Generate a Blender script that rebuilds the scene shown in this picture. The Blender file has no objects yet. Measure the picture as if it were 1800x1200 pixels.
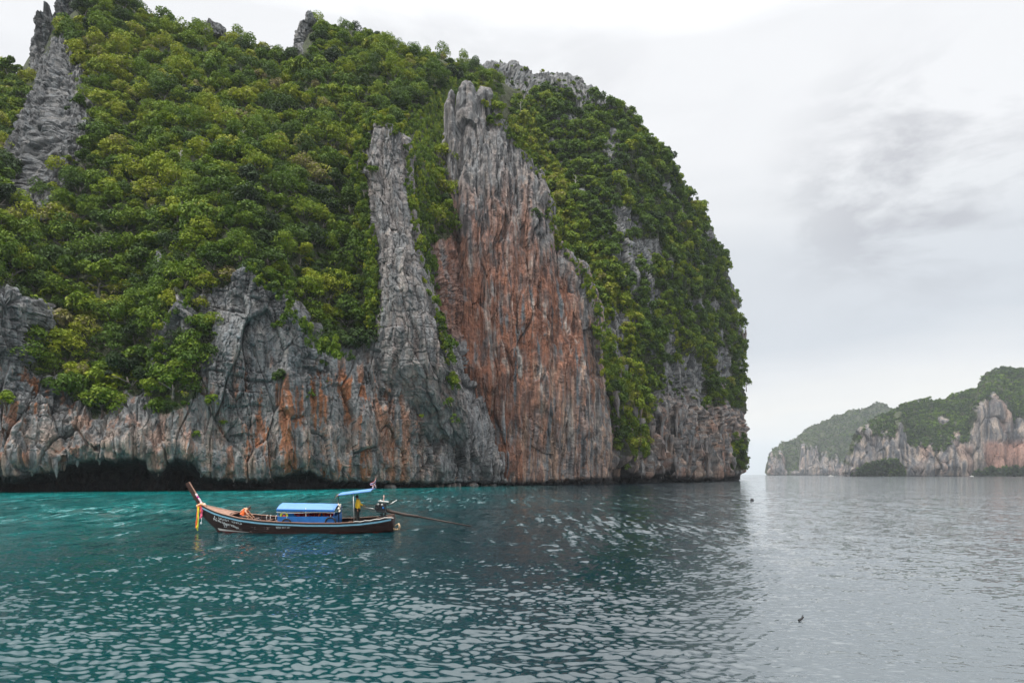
import bpy, math, random
import numpy as np
from mathutils import Vector, Matrix, Euler

random.seed(7)
rng = np.random.default_rng(11)
scene = bpy.context.scene
COL = scene.collection

# ------------------------------------------------------------------ camera
FOC, CX, HZ, CAMH = 1200.0, 900.0, 833.0, 3.5      # focal length in px of the 1800 px wide photo, centre, horizon row, height
cam_d = bpy.data.cameras.new('camera')
cam_d.sensor_width = 36.0
cam_d.lens = 36.0 * FOC / 1800.0
cam_d.shift_y = (HZ - 600.0) / 1800.0
cam_d.clip_start = 0.5
cam_d.clip_end = 40000.0
cam = bpy.data.objects.new('camera', cam_d)
cam.location = (0, 0, CAMH)
cam.rotation_euler = (math.radians(90), 0, 0)
COL.objects.link(cam)
scene.camera = cam

# ------------------------------------------------------------------ sky and sun
SUN_AZ, SUN_EL = math.radians(-128), math.radians(56)     # azimuth from +Y, clockwise
to_sun = Vector((math.sin(SUN_AZ) * math.cos(SUN_EL), math.cos(SUN_AZ) * math.cos(SUN_EL), math.sin(SUN_EL)))
sun_d = bpy.data.lights.new('sun', 'SUN')
sun_d.energy = 1.5
sun_d.angle = math.radians(14)
sun_d.color = (1.0, 0.965, 0.91)
sun = bpy.data.objects.new('sun', sun_d)
sun.rotation_euler = to_sun.to_track_quat('Z', 'Y').to_euler()
sun.location = (0, 0, 300)
COL.objects.link(sun)

world = bpy.data.worlds.new('World')
scene.world = world
world.use_nodes = True
wt = world.node_tree
wt.nodes.clear()


def N(tree, typ, **kw):
    n = tree.nodes.new(typ)
    for k, v in kw.items():
        if k == 'inp':
            for a, b in v.items():
                n.inputs[a].default_value = b
        else:
            setattr(n, k, v)
    return n


def L(tree, a, b):
    tree.links.new(a, b)


def math_node(tree, op, a, b=None, c=None, clamp=False):
    n = tree.nodes.new('ShaderNodeMath')
    n.operation = op
    n.use_clamp = clamp
    for i, v in enumerate((a, b, c)):
        if v is None:
            continue
        if hasattr(v, 'node'):
            tree.links.new(v, n.inputs[i])
        else:
            n.inputs[i].default_value = v
    return n.outputs[0]


def mix_col(tree, fac, a, b, blend='MIX'):
    n = tree.nodes.new('ShaderNodeMix')
    n.data_type = 'RGBA'
    n.blend_type = blend
    for sock, v in ((n.inputs[0], fac), (n.inputs[6], a), (n.inputs[7], b)):
        if hasattr(v, 'node'):
            tree.links.new(v, sock)
        else:
            sock.default_value = v if not isinstance(v, tuple) else (*v, 1.0)[:4]
    return n.outputs[2]


def ramp(tree, fac, stops, interp='LINEAR'):
    n = tree.nodes.new('ShaderNodeValToRGB')
    cr = n.color_ramp
    cr.interpolation = interp
    while len(cr.elements) < len(stops):
        cr.elements.new(0.5)
    for e, (p, c) in zip(cr.elements, stops):
        e.position = p
        e.color = (*c, 1.0) if isinstance(c, tuple) else (c, c, c, 1.0)
    tree.links.new(fac, n.inputs[0])
    return n.outputs[0]


# an overcast sheet of cloud, brighter towards the zenith, over a faint clear-sky base
tc = N(wt, 'ShaderNodeTexCoord')
sep = N(wt, 'ShaderNodeSeparateXYZ')
L(wt, tc.outputs['Generated'], sep.inputs[0])
zz = sep.outputs[2]
flat = N(wt, 'ShaderNodeMapping', inp={'Scale': (1.6, 1.6, 9.0)})
L(wt, tc.outputs['Generated'], flat.inputs[0])
n_band = N(wt, 'ShaderNodeTexNoise', inp={'Scale': 1.3, 'Detail': 4.0, 'Roughness': 0.5, 'Distortion': 0.3})
L(wt, flat.outputs[0], n_band.inputs['Vector'])
zw = math_node(wt, 'ADD', zz, math_node(wt, 'MULTIPLY', math_node(wt, 'SUBTRACT', n_band.outputs[0], 0.5), 0.13))
base = ramp(wt, zw, [(0.0, (0.385, 0.42, 0.445)), (0.045, (0.41, 0.432, 0.452)), (0.085, (0.487, 0.482, 0.468)), (0.13, (0.432, 0.44, 0.45)),
                     (0.185, (0.358, 0.378, 0.403)), (0.29, (0.385, 0.40, 0.42)), (0.345, (0.44, 0.45, 0.462)), (0.40, (0.49, 0.495, 0.504)),
                     (0.52, (0.495, 0.50, 0.51)), (0.64, (0.90, 0.91, 0.92)), (0.76, (1.50, 1.51, 1.52)), (1.0, (2.1, 2.1, 2.1))])
puff_map = N(wt, 'ShaderNodeMapping', inp={'Scale': (1.0, 1.0, 2.3), 'Location': (0.37, 0.2, 0.11)})
L(wt, tc.outputs['Generated'], puff_map.inputs[0])
n_puff = N(wt, 'ShaderNodeTexNoise', inp={'Scale': 6.0, 'Detail': 8.0, 'Roughness': 0.58, 'Distortion': 0.35})
L(wt, puff_map.outputs[0], n_puff.inputs['Vector'])
puff = ramp(wt, n_puff.outputs[0], [(0.43, 0.0), (0.57, 1.0)])
n_big = N(wt, 'ShaderNodeTexNoise', inp={'Scale': 1.7, 'Detail': 2.0})
L(wt, puff_map.outputs[0], n_big.inputs['Vector'])
patch = ramp(wt, n_big.outputs[0], [(0.42, 0.15), (0.62, 1.0)])
# a loose bank of darker cumulus low in the sky beyond the cape
bank = N(wt, 'ShaderNodeVectorMath', operation='DISTANCE')
L(wt, tc.outputs['Generated'], bank.inputs[0])
bank.inputs[1].default_value = Vector((0.585, 1.0, 0.405)).normalized()
bankf = ramp(wt, bank.outputs['Value'], [(0.03, 1.0), (0.21, 0.0)], 'EASE')
low = ramp(wt, zz, [(0.05, 0.0), (0.3, 1.0)])
amount = math_node(wt, 'MULTIPLY', puff, math_node(wt, 'ADD', math_node(wt, 'MULTIPLY', patch, 0.24), math_node(wt, 'MULTIPLY', bankf, 0.66)), clamp=True)
amount = math_node(wt, 'MULTIPLY', amount, low)
cloud = mix_col(wt, amount, base, (0.255, 0.26, 0.28))
bg_cloud = N(wt, 'ShaderNodeBackground')
L(wt, cloud, bg_cloud.inputs[0])
sky = N(wt, 'ShaderNodeTexSky', sky_type='NISHITA', sun_disc=False, sun_elevation=SUN_EL, sun_rotation=SUN_AZ)
bg_sky = N(wt, 'ShaderNodeBackground', inp={'Strength': 0.05})
L(wt, sky.outputs[0], bg_sky.inputs[0])
mixs = N(wt, 'ShaderNodeMixShader', inp={0: 0.93})
L(wt, bg_sky.outputs[0], mixs.inputs[1])
L(wt, bg_cloud.outputs[0], mixs.inputs[2])
wout = N(wt, 'ShaderNodeOutputWorld')
L(wt, mixs.outputs[0], wout.inputs[0])

vs = scene.view_settings
vs.view_transform = 'Standard'
vs.look = 'None'
vs.exposure = 1.0
vs.gamma = 1.0
vs.use_curve_mapping = False
scene.cycles.max_bounces = 5
scene.cycles.diffuse_bounces = 2
scene.cycles.glossy_bounces = 3
scene.cycles.transmission_bounces = 3
scene.cycles.volume_bounces = 0
scene.cycles.use_denoising = True


# ------------------------------------------------------------------ helpers
def at(px, py, Y):
    """photo pixel + distance in metres -> world point"""
    return Vector(((px - CX) / FOC * Y, Y, CAMH + (HZ - py) / FOC * Y))


def at_np(px, py, Y):
    return np.stack([(px - CX) / FOC * Y, Y, CAMH + (HZ - py) / FOC * Y], -1)


def tag(o, label=None, cat=None, group=None, kind=None):
    for k, v in (('label', label), ('category', cat), ('group', group), ('kind', kind)):
        if v:
            o[k] = v
    return o


def empty(name, loc=(0, 0, 0), rz=0.0, parent=None):
    o = bpy.data.objects.new(name, None)
    o.location = loc
    o.rotation_euler = (0, 0, rz)
    o.empty_display_size = 0.2
    COL.objects.link(o)
    o.parent = parent
    return o


def link_mesh(name, me, mat=None, parent=None):
    o = bpy.data.objects.new(name, me)
    COL.objects.link(o)
    if mat is not None and len(me.materials) == 0:
        me.materials.append(mat)
    if parent is not None:
        o.parent = parent
        o.matrix_parent_inverse = Matrix.Translation(parent.location).inverted() @ Matrix.Identity(4) if not any(parent.rotation_euler) else Matrix.Identity(4)
    return o


_G = rng.normal(size=(512, 3))
_G /= np.linalg.norm(_G, axis=1)[:, None]
_G = _G.astype(np.float32)
_PERM = rng.permutation(4096).astype(np.int32)


def _h(ix, iy, iz, seed):
    a = _PERM[(ix + seed * 37) & 4095]
    a = _PERM[(a + iy) & 4095]
    return _PERM[(a + iz) & 4095]


def perlin(p, seed=0):
    p = np.asarray(p)
    shp = p.shape[:-1]
    p = p.reshape(-1, 3)
    res = np.empty(len(p), np.float32)
    for c0 in range(0, len(p), 65536):
        q = p[c0:c0 + 65536]
        fl_ = np.floor(q)
        i = fl_.astype(np.int32)
        f = (q - fl_).astype(np.float32)
        fx, fy, fz = f[:, 0], f[:, 1], f[:, 2]
        u = f * f * f * (f * (f * 6 - 15) + 10)
        ux, uy, uz = u[:, 0], u[:, 1], u[:, 2]
        ix, iy, iz = i[:, 0] + seed * 37, i[:, 1], i[:, 2]
        acc = 0
        for dx in (0, 1):
            hx = _PERM[(ix + dx) & 4095]
            ay = 0
            for dy in (0, 1):
                hy = _PERM[(hx + iy + dy) & 4095]
                az = 0
                for dz in (0, 1):
                    g = _G[_PERM[(hy + iz + dz) & 4095] & 511]
                    d = g[:, 0] * (fx - dx) + g[:, 1] * (fy - dy) + g[:, 2] * (fz - dz)
                    az = az + d * (uz if dz else 1 - uz)
                ay = ay + az * (uy if dy else 1 - uy)
            acc = acc + ay * (ux if dx else 1 - ux)
        res[c0:c0 + 65536] = acc
    return (res * 1.5).reshape(shp).astype(float)


def fbm(p, octs=3, seed=0, gain=0.5):
    s, a, t = 0.0, 1.0, 0.0
    for k in range(octs):
        s = s + a * perlin(p * (2.03 ** k), seed + k)
        t += a
        a *= gain
    return s / t


def ridged(p, octs=2, seed=0):
    s, a, t = 0.0, 1.0, 0.0
    for k in range(octs):
        s = s + a * (1 - 2.2 * np.abs(perlin(p * (2.1 ** k), seed + k)))
        t += a
        a *= 0.5
    return s / t


def hash01(i, j, seed=0):
    return _h(i.astype(np.int64), j.astype(np.int64), np.zeros_like(i, dtype=np.int64) + seed, seed) / 4095.0


def facets(s, z, w, h, seed, tilt=0.5):
    """fractured rock: flat tilted facets on a jittered cell grid (w x h metres); returns (offset, gap between facets in metres)"""
    a, b = s / w, z / h
    ia, ib = np.floor(a), np.floor(b)
    f1 = np.full(s.shape, 9.0)
    f2 = np.full(s.shape, 9.0)
    val = np.zeros(s.shape)
    for da in (-1, 0, 1):
        for db in (-1, 0, 1):
            ca, cb = ia + da, ib + db
            ja, jb = hash01(ca, cb, seed), hash01(ca, cb, seed + 1)
            dx, dz = a - (ca + ja), b - (cb + jb)
            r = dx * dx + dz * dz
            v = (hash01(ca, cb, seed + 2) - 0.5) + tilt * ((hash01(ca, cb, seed + 3) - 0.5) * 2 * dx + (hash01(ca, cb, seed + 4) - 0.5) * 2 * dz)
            near = r < f1
            f2 = np.where(near, f1, np.minimum(f2, r))
            val = np.where(near, v, val)
            f1 = np.where(near, r, f1)
    gap = (np.sqrt(f2) - np.sqrt(f1)) * min(w, h)
    return val, gap


def sstep(a, b, x):
    t = np.clip((x - a) / (b - a), 0, 1)
    return t * t * (3 - 2 * t)


def tab(pts):
    a = np.array(pts, float)
    return lambda x: np.interp(x, a[:, 0], a[:, 1])


def in_poly(px, py, poly):
    inside = np.zeros(px.shape, bool)
    n = len(poly)
    for k in range(n):
        x1, y1 = poly[k]
        x2, y2 = poly[(k + 1) % n]
        if y1 == y2:
            continue
        c = ((y1 > py) != (y2 > py)) & (px < (x2 - x1) * (py - y1) / (y2 - y1) + x1)
        inside ^= c
    return inside


def grid_mesh(name, P, attrs=None, wrap=False, flip=False, smooth=True):
    """P (rows, cols, 3) -> mesh; attrs: {name: (rows, cols, 4)} colour attributes"""
    nr, nc = P.shape[:2]
    idx = np.arange(nr * nc).reshape(nr, nc)
    if wrap:
        idx = np.concatenate([idx, idx[:, :1]], 1)
    a, b, c, d = idx[:-1, :-1], idx[:-1, 1:], idx[1:, 1:], idx[1:, :-1]
    q = np.stack([a, b, c, d] if not flip else [a, d, c, b], -1).reshape(-1, 4).astype(np.int32)
    me = bpy.data.meshes.new(name)
    me.vertices.add(nr * nc)
    me.vertices.foreach_set('co', P.reshape(-1).astype(np.float32))
    me.loops.add(q.size)
    me.loops.foreach_set('vertex_index', q.reshape(-1))
    me.polygons.add(len(q))
    me.polygons.foreach_set('loop_start', np.arange(0, q.size, 4, dtype=np.int32))
    me.polygons.foreach_set('use_smooth', np.full(len(q), smooth))
    for k, v in (attrs or {}).items():
        at_ = me.color_attributes.new(k, 'FLOAT_COLOR', 'POINT')
        at_.data.foreach_set('color', v.reshape(-1).astype(np.float32))
    me.update(calc_edges=True)
    return me


def grid_normals(P, wrap=False):
    if wrap:
        dc = np.roll(P, -1, 1) - np.roll(P, 1, 1)
    else:
        dc = np.gradient(P, axis=1)
    dr = np.gradient(P, axis=0)
    n = np.cross(dc, dr)
    n /= np.linalg.norm(n, axis=-1, keepdims=True) + 1e-9
    return n


class MB:
    """collects shapes into one mesh"""

    def __init__(self):
        self.v, self.f = [], []

    def add(self, vs, fs):
        o = len(self.v)
        self.v += [tuple(x) for x in vs]
        self.f += [tuple(i + o for i in q) for q in fs]
        return self

    def box(self, c, s, rot=None):
        m = Euler(rot).to_matrix() if rot else Matrix.Identity(3)
        vs_ = [Vector(c) + m @ Vector((sx * s[0] / 2, sy * s[1] / 2, sz * s[2] / 2)) for sx in (-1, 1) for sy in (-1, 1) for sz in (-1, 1)]
        return self.add(vs_, [(0, 1, 3, 2), (4, 6, 7, 5), (0, 4, 5, 1), (2, 3, 7, 6), (0, 2, 6, 4), (1, 5, 7, 3)])

    def tube(self, pts, rad, seg=8, cap=True):
        pts = [Vector(p) for p in pts]
        rad = [rad] * len(pts) if not hasattr(rad, '__len__') else rad
        vs_, fs = [], []
        ref = Vector((0.13, 0.27, 0.95))
        for k, p in enumerate(pts):
            t = (pts[min(k + 1, len(pts) - 1)] - pts[max(k - 1, 0)]).normalized()
            if abs(t.dot(ref)) > 0.95:
                ref = Vector((0.95, 0.2, 0.1))
            u = t.cross(ref).normalized()
            w = t.cross(u)
            for s in range(seg):
                a = 2 * math.pi * s / seg
                vs_.append(p + (u * math.cos(a) + w * math.sin(a)) * rad[k])
        for k in range(len(pts) - 1):
            for s in range(seg):
                fs.append((k * seg + s, k * seg + (s + 1) % seg, (k + 1) * seg + (s + 1) % seg, (k + 1) * seg + s))
        if cap:
            fs.append(tuple(reversed(range(seg))))
            fs.append(tuple((len(pts) - 1) * seg + s for s in range(seg)))
        return self.add(vs_, fs)

    def loft(self, secs, closed=False, cap=False):
        n = len(secs[0])
        vs_ = [p for s in secs for p in s]
        fs = []
        for k in range(len(secs) - 1):
            for i in range(n if closed else n - 1):
                fs.append((k * n + i, k * n + (i + 1) % n, (k + 1) * n + (i + 1) % n, (k + 1) * n + i))
        if cap:
            fs.append(tuple(reversed(range(n))))
            fs.append(tuple((len(secs) - 1) * n + i for i in range(n)))
        return self.add(vs_, fs)

    def ball(self, c, r, seg=10, rings=6, jit=0.0):
        r = (r, r, r) if not hasattr(r, '__len__') else r
        vs_, fs = [], []
        for i in range(rings + 1):
            th = math.pi * i / rings
            for j in range(seg):
                ph = 2 * math.pi * j / seg
                k = 1 + random.uniform(-jit, jit)
                vs_.append((c[0] + r[0] * k * math.sin(th) * math.cos(ph), c[1] + r[1] * k * math.sin(th) * math.sin(ph), c[2] + r[2] * k * math.cos(th)))
        for i in range(rings):
            for j in range(seg):
                fs.append((i * seg + j, i * seg + (j + 1) % seg, (i + 1) * seg + (j + 1) % seg, (i + 1) * seg + j))
        return self.add(vs_, fs)

    def mesh(self, name, smooth=True):
        me = bpy.data.meshes.new(name)
        me.from_pydata(self.v, [], self.f)
        if smooth:
            me.polygons.foreach_set('use_smooth', np.ones(len(me.polygons), bool))
        me.update()
        return me

    def build(self, name, mat, parent=None, smooth=False, bevel=0.0, weld=False):
        me = self.mesh(name, smooth)
        o = bpy.data.objects.new(name, me)
        COL.objects.link(o)
        me.materials.append(mat)
        if parent is not None:
            o.parent = parent
        if bevel:
            b = o.modifiers.new('bevel', 'BEVEL')
            b.width = bevel
            b.segments = 2
            b.limit_method = 'ANGLE'
        return o


def mat(name, col, rough=0.6, metal=0.0, noise=0.0, nscale=8.0, bump=0.0, spec=0.5):
    m = bpy.data.materials.new(name)
    m.use_nodes = True
    t = m.node_tree
    b = t.nodes['Principled BSDF']
    b.inputs['Roughness'].default_value = rough
    b.inputs['Metallic'].default_value = metal
    b.inputs['Specular IOR Level'].default_value = spec
    b.inputs['Base Color'].default_value = (*col, 1)
    if noise or bump:
        tcn = N(t, 'ShaderNodeTexCoord')
        nz = N(t, 'ShaderNodeTexNoise', inp={'Scale': nscale, 'Detail': 5.0, 'Roughness': 0.6})
        L(t, tcn.outputs['Object'], nz.inputs['Vector'])
        if noise:
            f = ramp(t, nz.outputs[0], [(0.25, 1 - noise), (0.75, 1 + noise)])
            L(t, mix_col(t, 1.0, (*col,), f, 'MULTIPLY'), b.inputs['Base Color'])
        if bump:
            bp_ = N(t, 'ShaderNodeBump', inp={'Strength': bump, 'Distance': 0.02})
            L(t, nz.outputs[0], bp_.inputs['Height'])
            L(t, bp_.outputs[0], b.inputs['Normal'])
    return m

# ------------------------------------------------------------------ rock material and colour
def rock_material(name, bump=1.0, fine=1.0):
    m = bpy.data.materials.new(name)
    m.use_nodes = True
    t = m.node_tree
    b = t.nodes['Principled BSDF']
    b.inputs['Roughness'].default_value = 0.85
    b.inputs['Specular IOR Level'].default_value = 0.25
    a = N(t, 'ShaderNodeAttribute', attribute_name='col')
    geo = N(t, 'ShaderNodeNewGeometry')
    mp = N(t, 'ShaderNodeMapping', inp={'Scale': (1.0, 1.0, 0.28)})
    L(t, geo.outputs['Position'], mp.inputs[0])
    n1 = N(t, 'ShaderNodeTexNoise', inp={'Scale': 1.5 * fine, 'Detail': 6.0, 'Roughness': 0.7})
    L(t, mp.outputs[0], n1.inputs['Vector'])
    n2 = N(t, 'ShaderNodeTexNoise', inp={'Scale': 0.55 * fine, 'Detail': 8.0, 'Roughness': 0.72, 'Distortion': 0.6})
    L(t, geo.outputs['Position'], n2.inputs['Vector'])
    f1 = ramp(t, n1.outputs[0], [(0.28, 0.55), (0.5, 1.0), (0.74, 1.45)])
    f2 = ramp(t, n2.outputs[0], [(0.3, 0.72), (0.7, 1.25)])
    c = mix_col(t, 1.0, a.outputs['Color'], f1, 'MULTIPLY')
    c = mix_col(t, 1.0, c, f2, 'MULTIPLY')
    mps = N(t, 'ShaderNodeMapping', inp={'Scale': (1.0, 1.0, 0.045)})
    L(t, geo.outputs['Position'], mps.inputs[0])
    n3 = N(t, 'ShaderNodeTexNoise', inp={'Scale': 1.15 * fine, 'Detail': 5.0, 'Roughness': 0.62, 'Distortion': 0.4})
    L(t, mps.outputs[0], n3.inputs['Vector'])
    f3 = ramp(t, n3.outputs[0], [(0.33, 0.50), (0.45, 0.95), (0.58, 1.05), (0.70, 1.4)])
    c = mix_col(t, 1.0, c, f3, 'MULTIPLY')
    L(t, c, b.inputs['Base Color'])
    vor = N(t, 'ShaderNodeTexVoronoi', feature='DISTANCE_TO_EDGE', inp={'Scale': 0.42 * fine, 'Randomness': 1.0})
    mp2 = N(t, 'ShaderNodeMapping', inp={'Scale': (1.0, 1.0, 0.75)})
    wv = N(t, 'ShaderNodeMix', data_type='VECTOR', inp={0: 0.55})
    L(t, geo.outputs['Position'], wv.inputs[4])
    addv = N(t, 'ShaderNodeVectorMath', operation='ADD')
    L(t, geo.outputs['Position'], addv.inputs[0])
    L(t, n2.outputs['Color'], addv.inputs[1])
    L(t, addv.outputs[0], wv.inputs[5])
    L(t, wv.outputs[1], mp2.inputs[0])
    L(t, mp2.outputs[0], vor.inputs['Vector'])
    crack = ramp(t, vor.outputs['Distance'], [(0.0, 0.0), (0.05, 1.0)])
    h = math_node(t, 'ADD', math_node(t, 'MULTIPLY', n1.outputs[0], 1.0), math_node(t, 'MULTIPLY', n2.outputs[0], 1.4))
    h = math_node(t, 'ADD', h, math_node(t, 'MULTIPLY', crack, 0.25))
    bp_ = N(t, 'ShaderNodeBump', inp={'Strength': 0.85, 'Distance': 0.55 * bump / fine})
    L(t, h, bp_.inputs['Height'])
    L(t, bp_.outputs[0], b.inputs['Normal'])
    return m


M_ROCK = rock_material('limestone')
M_ROCK_FAR = rock_material('limestone_far', 1.0, 0.4)


def lerp(a, b, t):
    return a + (b - a) * t[..., None]


C_GREY = np.array([0.188, 0.188, 0.188])
C_DARK = np.array([0.065, 0.067, 0.071])
C_BLUE = np.array([0.164, 0.185, 0.199])
C_PALE = np.array([0.336, 0.312, 0.284])
C_TAN = np.array([0.338, 0.234, 0.176])
C_RED = np.array([0.225, 0.102, 0.066])
C_RUST = np.array([0.285, 0.118, 0.058])
C_DEEP = np.array([0.120, 0.055, 0.040])
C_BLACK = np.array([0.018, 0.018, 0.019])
C_SOIL = np.array([0.050, 0.060, 0.026])


def rock_colour(P, red, rust, tan, dark, wet_shade, veg):
    """limestone colour from stain and painted-shade weights (each rows x cols, 0..1)"""
    st1 = perlin(P * np.array([1 / 1.5, 1 / 1.5, 1 / 22.]), 3) + 0.55 * perlin(P * np.array([1 / 0.55, 1 / 0.55, 1 / 12.]), 4)
    st2 = perlin(P * np.array([1 / 2.6, 1 / 2.6, 1 / 26.]), 5) + 0.6 * perlin(P * np.array([1 / 0.8, 1 / 0.8, 1 / 15.]), 6)
    st3 = perlin(P * np.array([1 / 1.1, 1 / 1.1, 1 / 18.]), 7) + 0.4 * perlin(P / 3.0, 8)
    big = fbm(P / 9.0, 3, 12)
    mid = fbm(P / 2.6, 3, 16)
    c = np.broadcast_to(C_GREY, P.shape).copy()
    c = lerp(c, C_DARK, sstep(0.0, 0.75, -big + 0.35 * st3) * 0.75)
    c = lerp(c, C_BLUE, sstep(0.0, 0.5, st1) * 0.6)
    c = lerp(c, C_PALE, sstep(0.08, 0.62, mid + 0.5 * st2) * 0.5)
    c = lerp(c, C_TAN, np.clip(tan * sstep(-0.25, 0.40, st1 + 0.5 * mid), 0, 1))
    c = lerp(c, C_RED, np.clip(red * sstep(-0.5, 0.3, st2 + 1.0 * big + 0.9 * (red - 0.5)), 0, 1))
    c = lerp(c, C_DEEP, np.clip(red * sstep(0.12, 0.55, big + 0.6 * mid) * 0.8, 0, 1))
    c = lerp(c, C_TAN * 1.1, np.clip(red * sstep(0.12, 0.55, mid - 0.3 * st2) * 0.55, 0, 1))
    c = lerp(c, C_RUST, np.clip(rust * sstep(0.10, 0.42, st2 + 0.35 * big), 0, 1))
    st4 = perlin(P * np.array([1 / 2.4, 1 / 2.4, 1 / 40.]), 9) + 0.25 * mid
    c = lerp(c, C_PALE * 1.15, np.clip((red + tan) * sstep(0.28, 0.6, st4) * 0.45, 0, 1))
    st5 = perlin(P * np.array([1 / 2.0, 1 / 2.0, 1 / 34.]), 10) + 0.2 * mid
    c = lerp(c, C_BLUE * 0.75, np.clip((red + tan) * sstep(0.22, 0.55, st5) * 0.55, 0, 1))
    c = lerp(c, C_BLACK * 2.4, np.clip(dark * sstep(0.02, 0.42, st3), 0, 1) * 0.92)
    c = lerp(c, C_BLACK, np.clip(wet_shade, 0, 1))  # tide-stained rock below the lip, blackened further to paint in its shade
    c = lerp(c, C_SOIL, np.clip(veg, 0, 1))
    return c


def blocks(P, s, w, h, seed, tilt=0.0):
    """bedded, jointed limestone: random block offsets and the grooves between them"""
    z = P[..., 2] + 1.1 * perlin(P / 9.0, seed + 1) + tilt * s + 0.25 * perlin(P / 2.0, seed + 2)
    lz = z / h + 0.6 * perlin(np.stack([z / h / 2.7, z * 0, z * 0 + seed], -1), seed)
    li = np.floor(lz)
    fz = lz - li
    wl = w * (0.6 + 0.9 * hash01(li, li * 0 + 3, seed + 5))
    ls = s / wl + 13.7 * hash01(li, li * 0, seed + 3) + 0.25 * perlin(P / 1.7, seed + 4)
    ci = np.floor(ls)
    fs = ls - ci
    off = hash01(li, ci, seed) - 0.5 + 0.6 * (hash01(li, li * 0 + 1, seed + 7) - 0.5)
    ez = np.minimum(fz, 1 - fz) * h
    es = np.minimum(fs, 1 - fs) * wl
    groove = np.maximum(1 - sstep(0, 0.26, ez), (1 - sstep(0, 0.2, es)) * (hash01(li, ci, seed + 9) > 0.25))
    return off, groove


def smooth_rows(A, k):
    """box blur down the rows, ends kept"""
    B = A.copy()
    w = 2 * k + 1
    pad = np.concatenate([np.repeat(A[:1], k, 0), A, np.repeat(A[-1:], k, 0)], 0)
    cs = np.cumsum(np.concatenate([np.zeros((1,) + A.shape[1:]), pad], 0), 0)
    B = (cs[w:] - cs[:-w]) / w
    B[0], B[-1] = A[0], A[-1]
    return B


def smooth_cols(A, k):
    return smooth_rows(A.swapaxes(0, 1), k).swapaxes(0, 1)


def sheet(px, rows, counts, sm=6):
    """rows: control rows (py array, Y array[, px array]) from the water up; counts: samples between successive rows"""
    ctrl = [at_np(r[2] if len(r) > 2 else px, r[0], r[1]) for r in rows]
    out = []
    for k, n in enumerate(counts):
        t = np.linspace(0, 1, n, endpoint=(k == len(counts) - 1))[:, None, None]
        out.append(ctrl[k][None] * (1 - t) + ctrl[k + 1][None] * t)
    P = np.concatenate(out, 0)
    return smooth_rows(P, sm)


def project(P):
    Y = np.maximum(P[..., 1], 1.0)
    return CX + FOC * P[..., 0] / Y, HZ - FOC * (P[..., 2] - CAMH) / Y


def finish_sheet(name, P0, disp, colour_fn, material, label, parent=None, kind='structure', flip=False):
    n = grid_normals(P0)
    # normals point to the sea (towards the viewer's side)
    if np.mean(n[..., 1]) > 0:
        n = -n
    P = P0 + n * disp[..., None]
    c = colour_fn(P)
    rgba = np.concatenate([c, np.ones(c.shape[:2] + (1,))], -1)
    me = grid_mesh(name, P, {'col': rgba}, flip=flip, smooth=False)
    o = link_mesh(name, me, material, parent)
    tag(o, label, None, None, kind if parent is None else None)
    return o, P, n


# water line of the coast: photo row where sea meets rock gives its distance
WATER = tab([(-200, 866), (0, 864), (300, 862), (500, 860), (700, 857), (870, 853), (1000, 851), (1120, 849), (1200, 847), (1262, 845.5), (1296, 844.2), (1310, 843.5)])


def coast_Y(px):
    return CAMH * FOC / (WATER(px) - HZ)


# ------------------------------------------------------------------ the left hill with its sea cliff
pxA = np.concatenate([np.arange(-170, 0, 4.0), np.arange(0, 905, 1.3), np.arange(905, 1000, 6.0)])
Yw = coast_Y(pxA)
lipA = tab([(-170, 838), (0, 836), (40, 834), (62, 829), (100, 827), (118, 816), (150, 808), (185, 804), (215, 804), (240, 801), (258, 808), (268, 826), (280, 826),
            (290, 810), (310, 803), (330, 806), (345, 816), (362, 835), (385, 839), (430, 842), (470, 838), (500, 833), (525, 825), (545, 826), (560, 836), (580, 843), (650, 845), (700, 846), (800, 847), (870, 846), (1000, 846)])
lip = lipA(pxA)
cave = np.clip((838 - lip) / 40, 0, 1)
topA = tab([(-170, 520), (0, 520), (40, 620), (120, 690), (200, 690), (260, 660), (300, 545), (350, 512), (430, 478), (500, 520), (560, 600), (610, 625), (650, 590), (700, 520), (760, 500), (900, 480), (1000, 470)])(pxA)
ridgeA = tab([(-170, 150), (-60, 135), (0, 128), (30, 122), (60, 90), (100, 40), (140, 0), (180, -25), (215, -5), (240, 18), (300, 48), (370, 62), (430, 80), (505, 104), (525, 80), (548, 48), (600, 52), (650, 58), (700, 76), (740, 94), (800, 110), (850, 122), (900, 150), (1000, 200)])(pxA)
kR = sstep(600, 760, pxA)          # towards the gully the slope stands steeper
hid = sstep(840, 960, pxA)
seam = np.interp(pxA, [740, 800, 860, 1000], [0, 14, 20, 34])
r0 = (WATER(pxA) + 16, Yw + 6.5 + 6 * cave)
r1 = (WATER(pxA), Yw + 6 * cave)
r2 = ((WATER(pxA) * 0.45 + lip * 0.55), Yw + 1.2 + 7 * cave)
r3 = (lip, Yw - 5.0 - 1.0 * cave + 3 * hid)
r3b = (lip - 26, Yw - 6.8 - 0.5 * cave + 6 * hid)
r4 = (lip * 0.45 + topA * 0.55, Yw - 3.5 + hid * 14 + seam * 0.35)
r5 = (topA, Yw + 1.0 + hid * 22 + seam)
r6 = (topA * 0.52 + ridgeA * 0.48, Yw + (30 * (1 - kR) + 17 * kR) + hid * 22 + seam)
r7 = (topA * 0.22 + ridgeA * 0.78, Yw + (62 * (1 - kR) + 50 * kR) + hid * 20 + seam)
r8 = (ridgeA, Yw + (96 * (1 - kR) + 88 * kR) + hid * 18)
r9 = (ridgeA + 22, Yw + 112 - 5 * kR)
r10 = (ridgeA + 160, Yw + 150)
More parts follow.
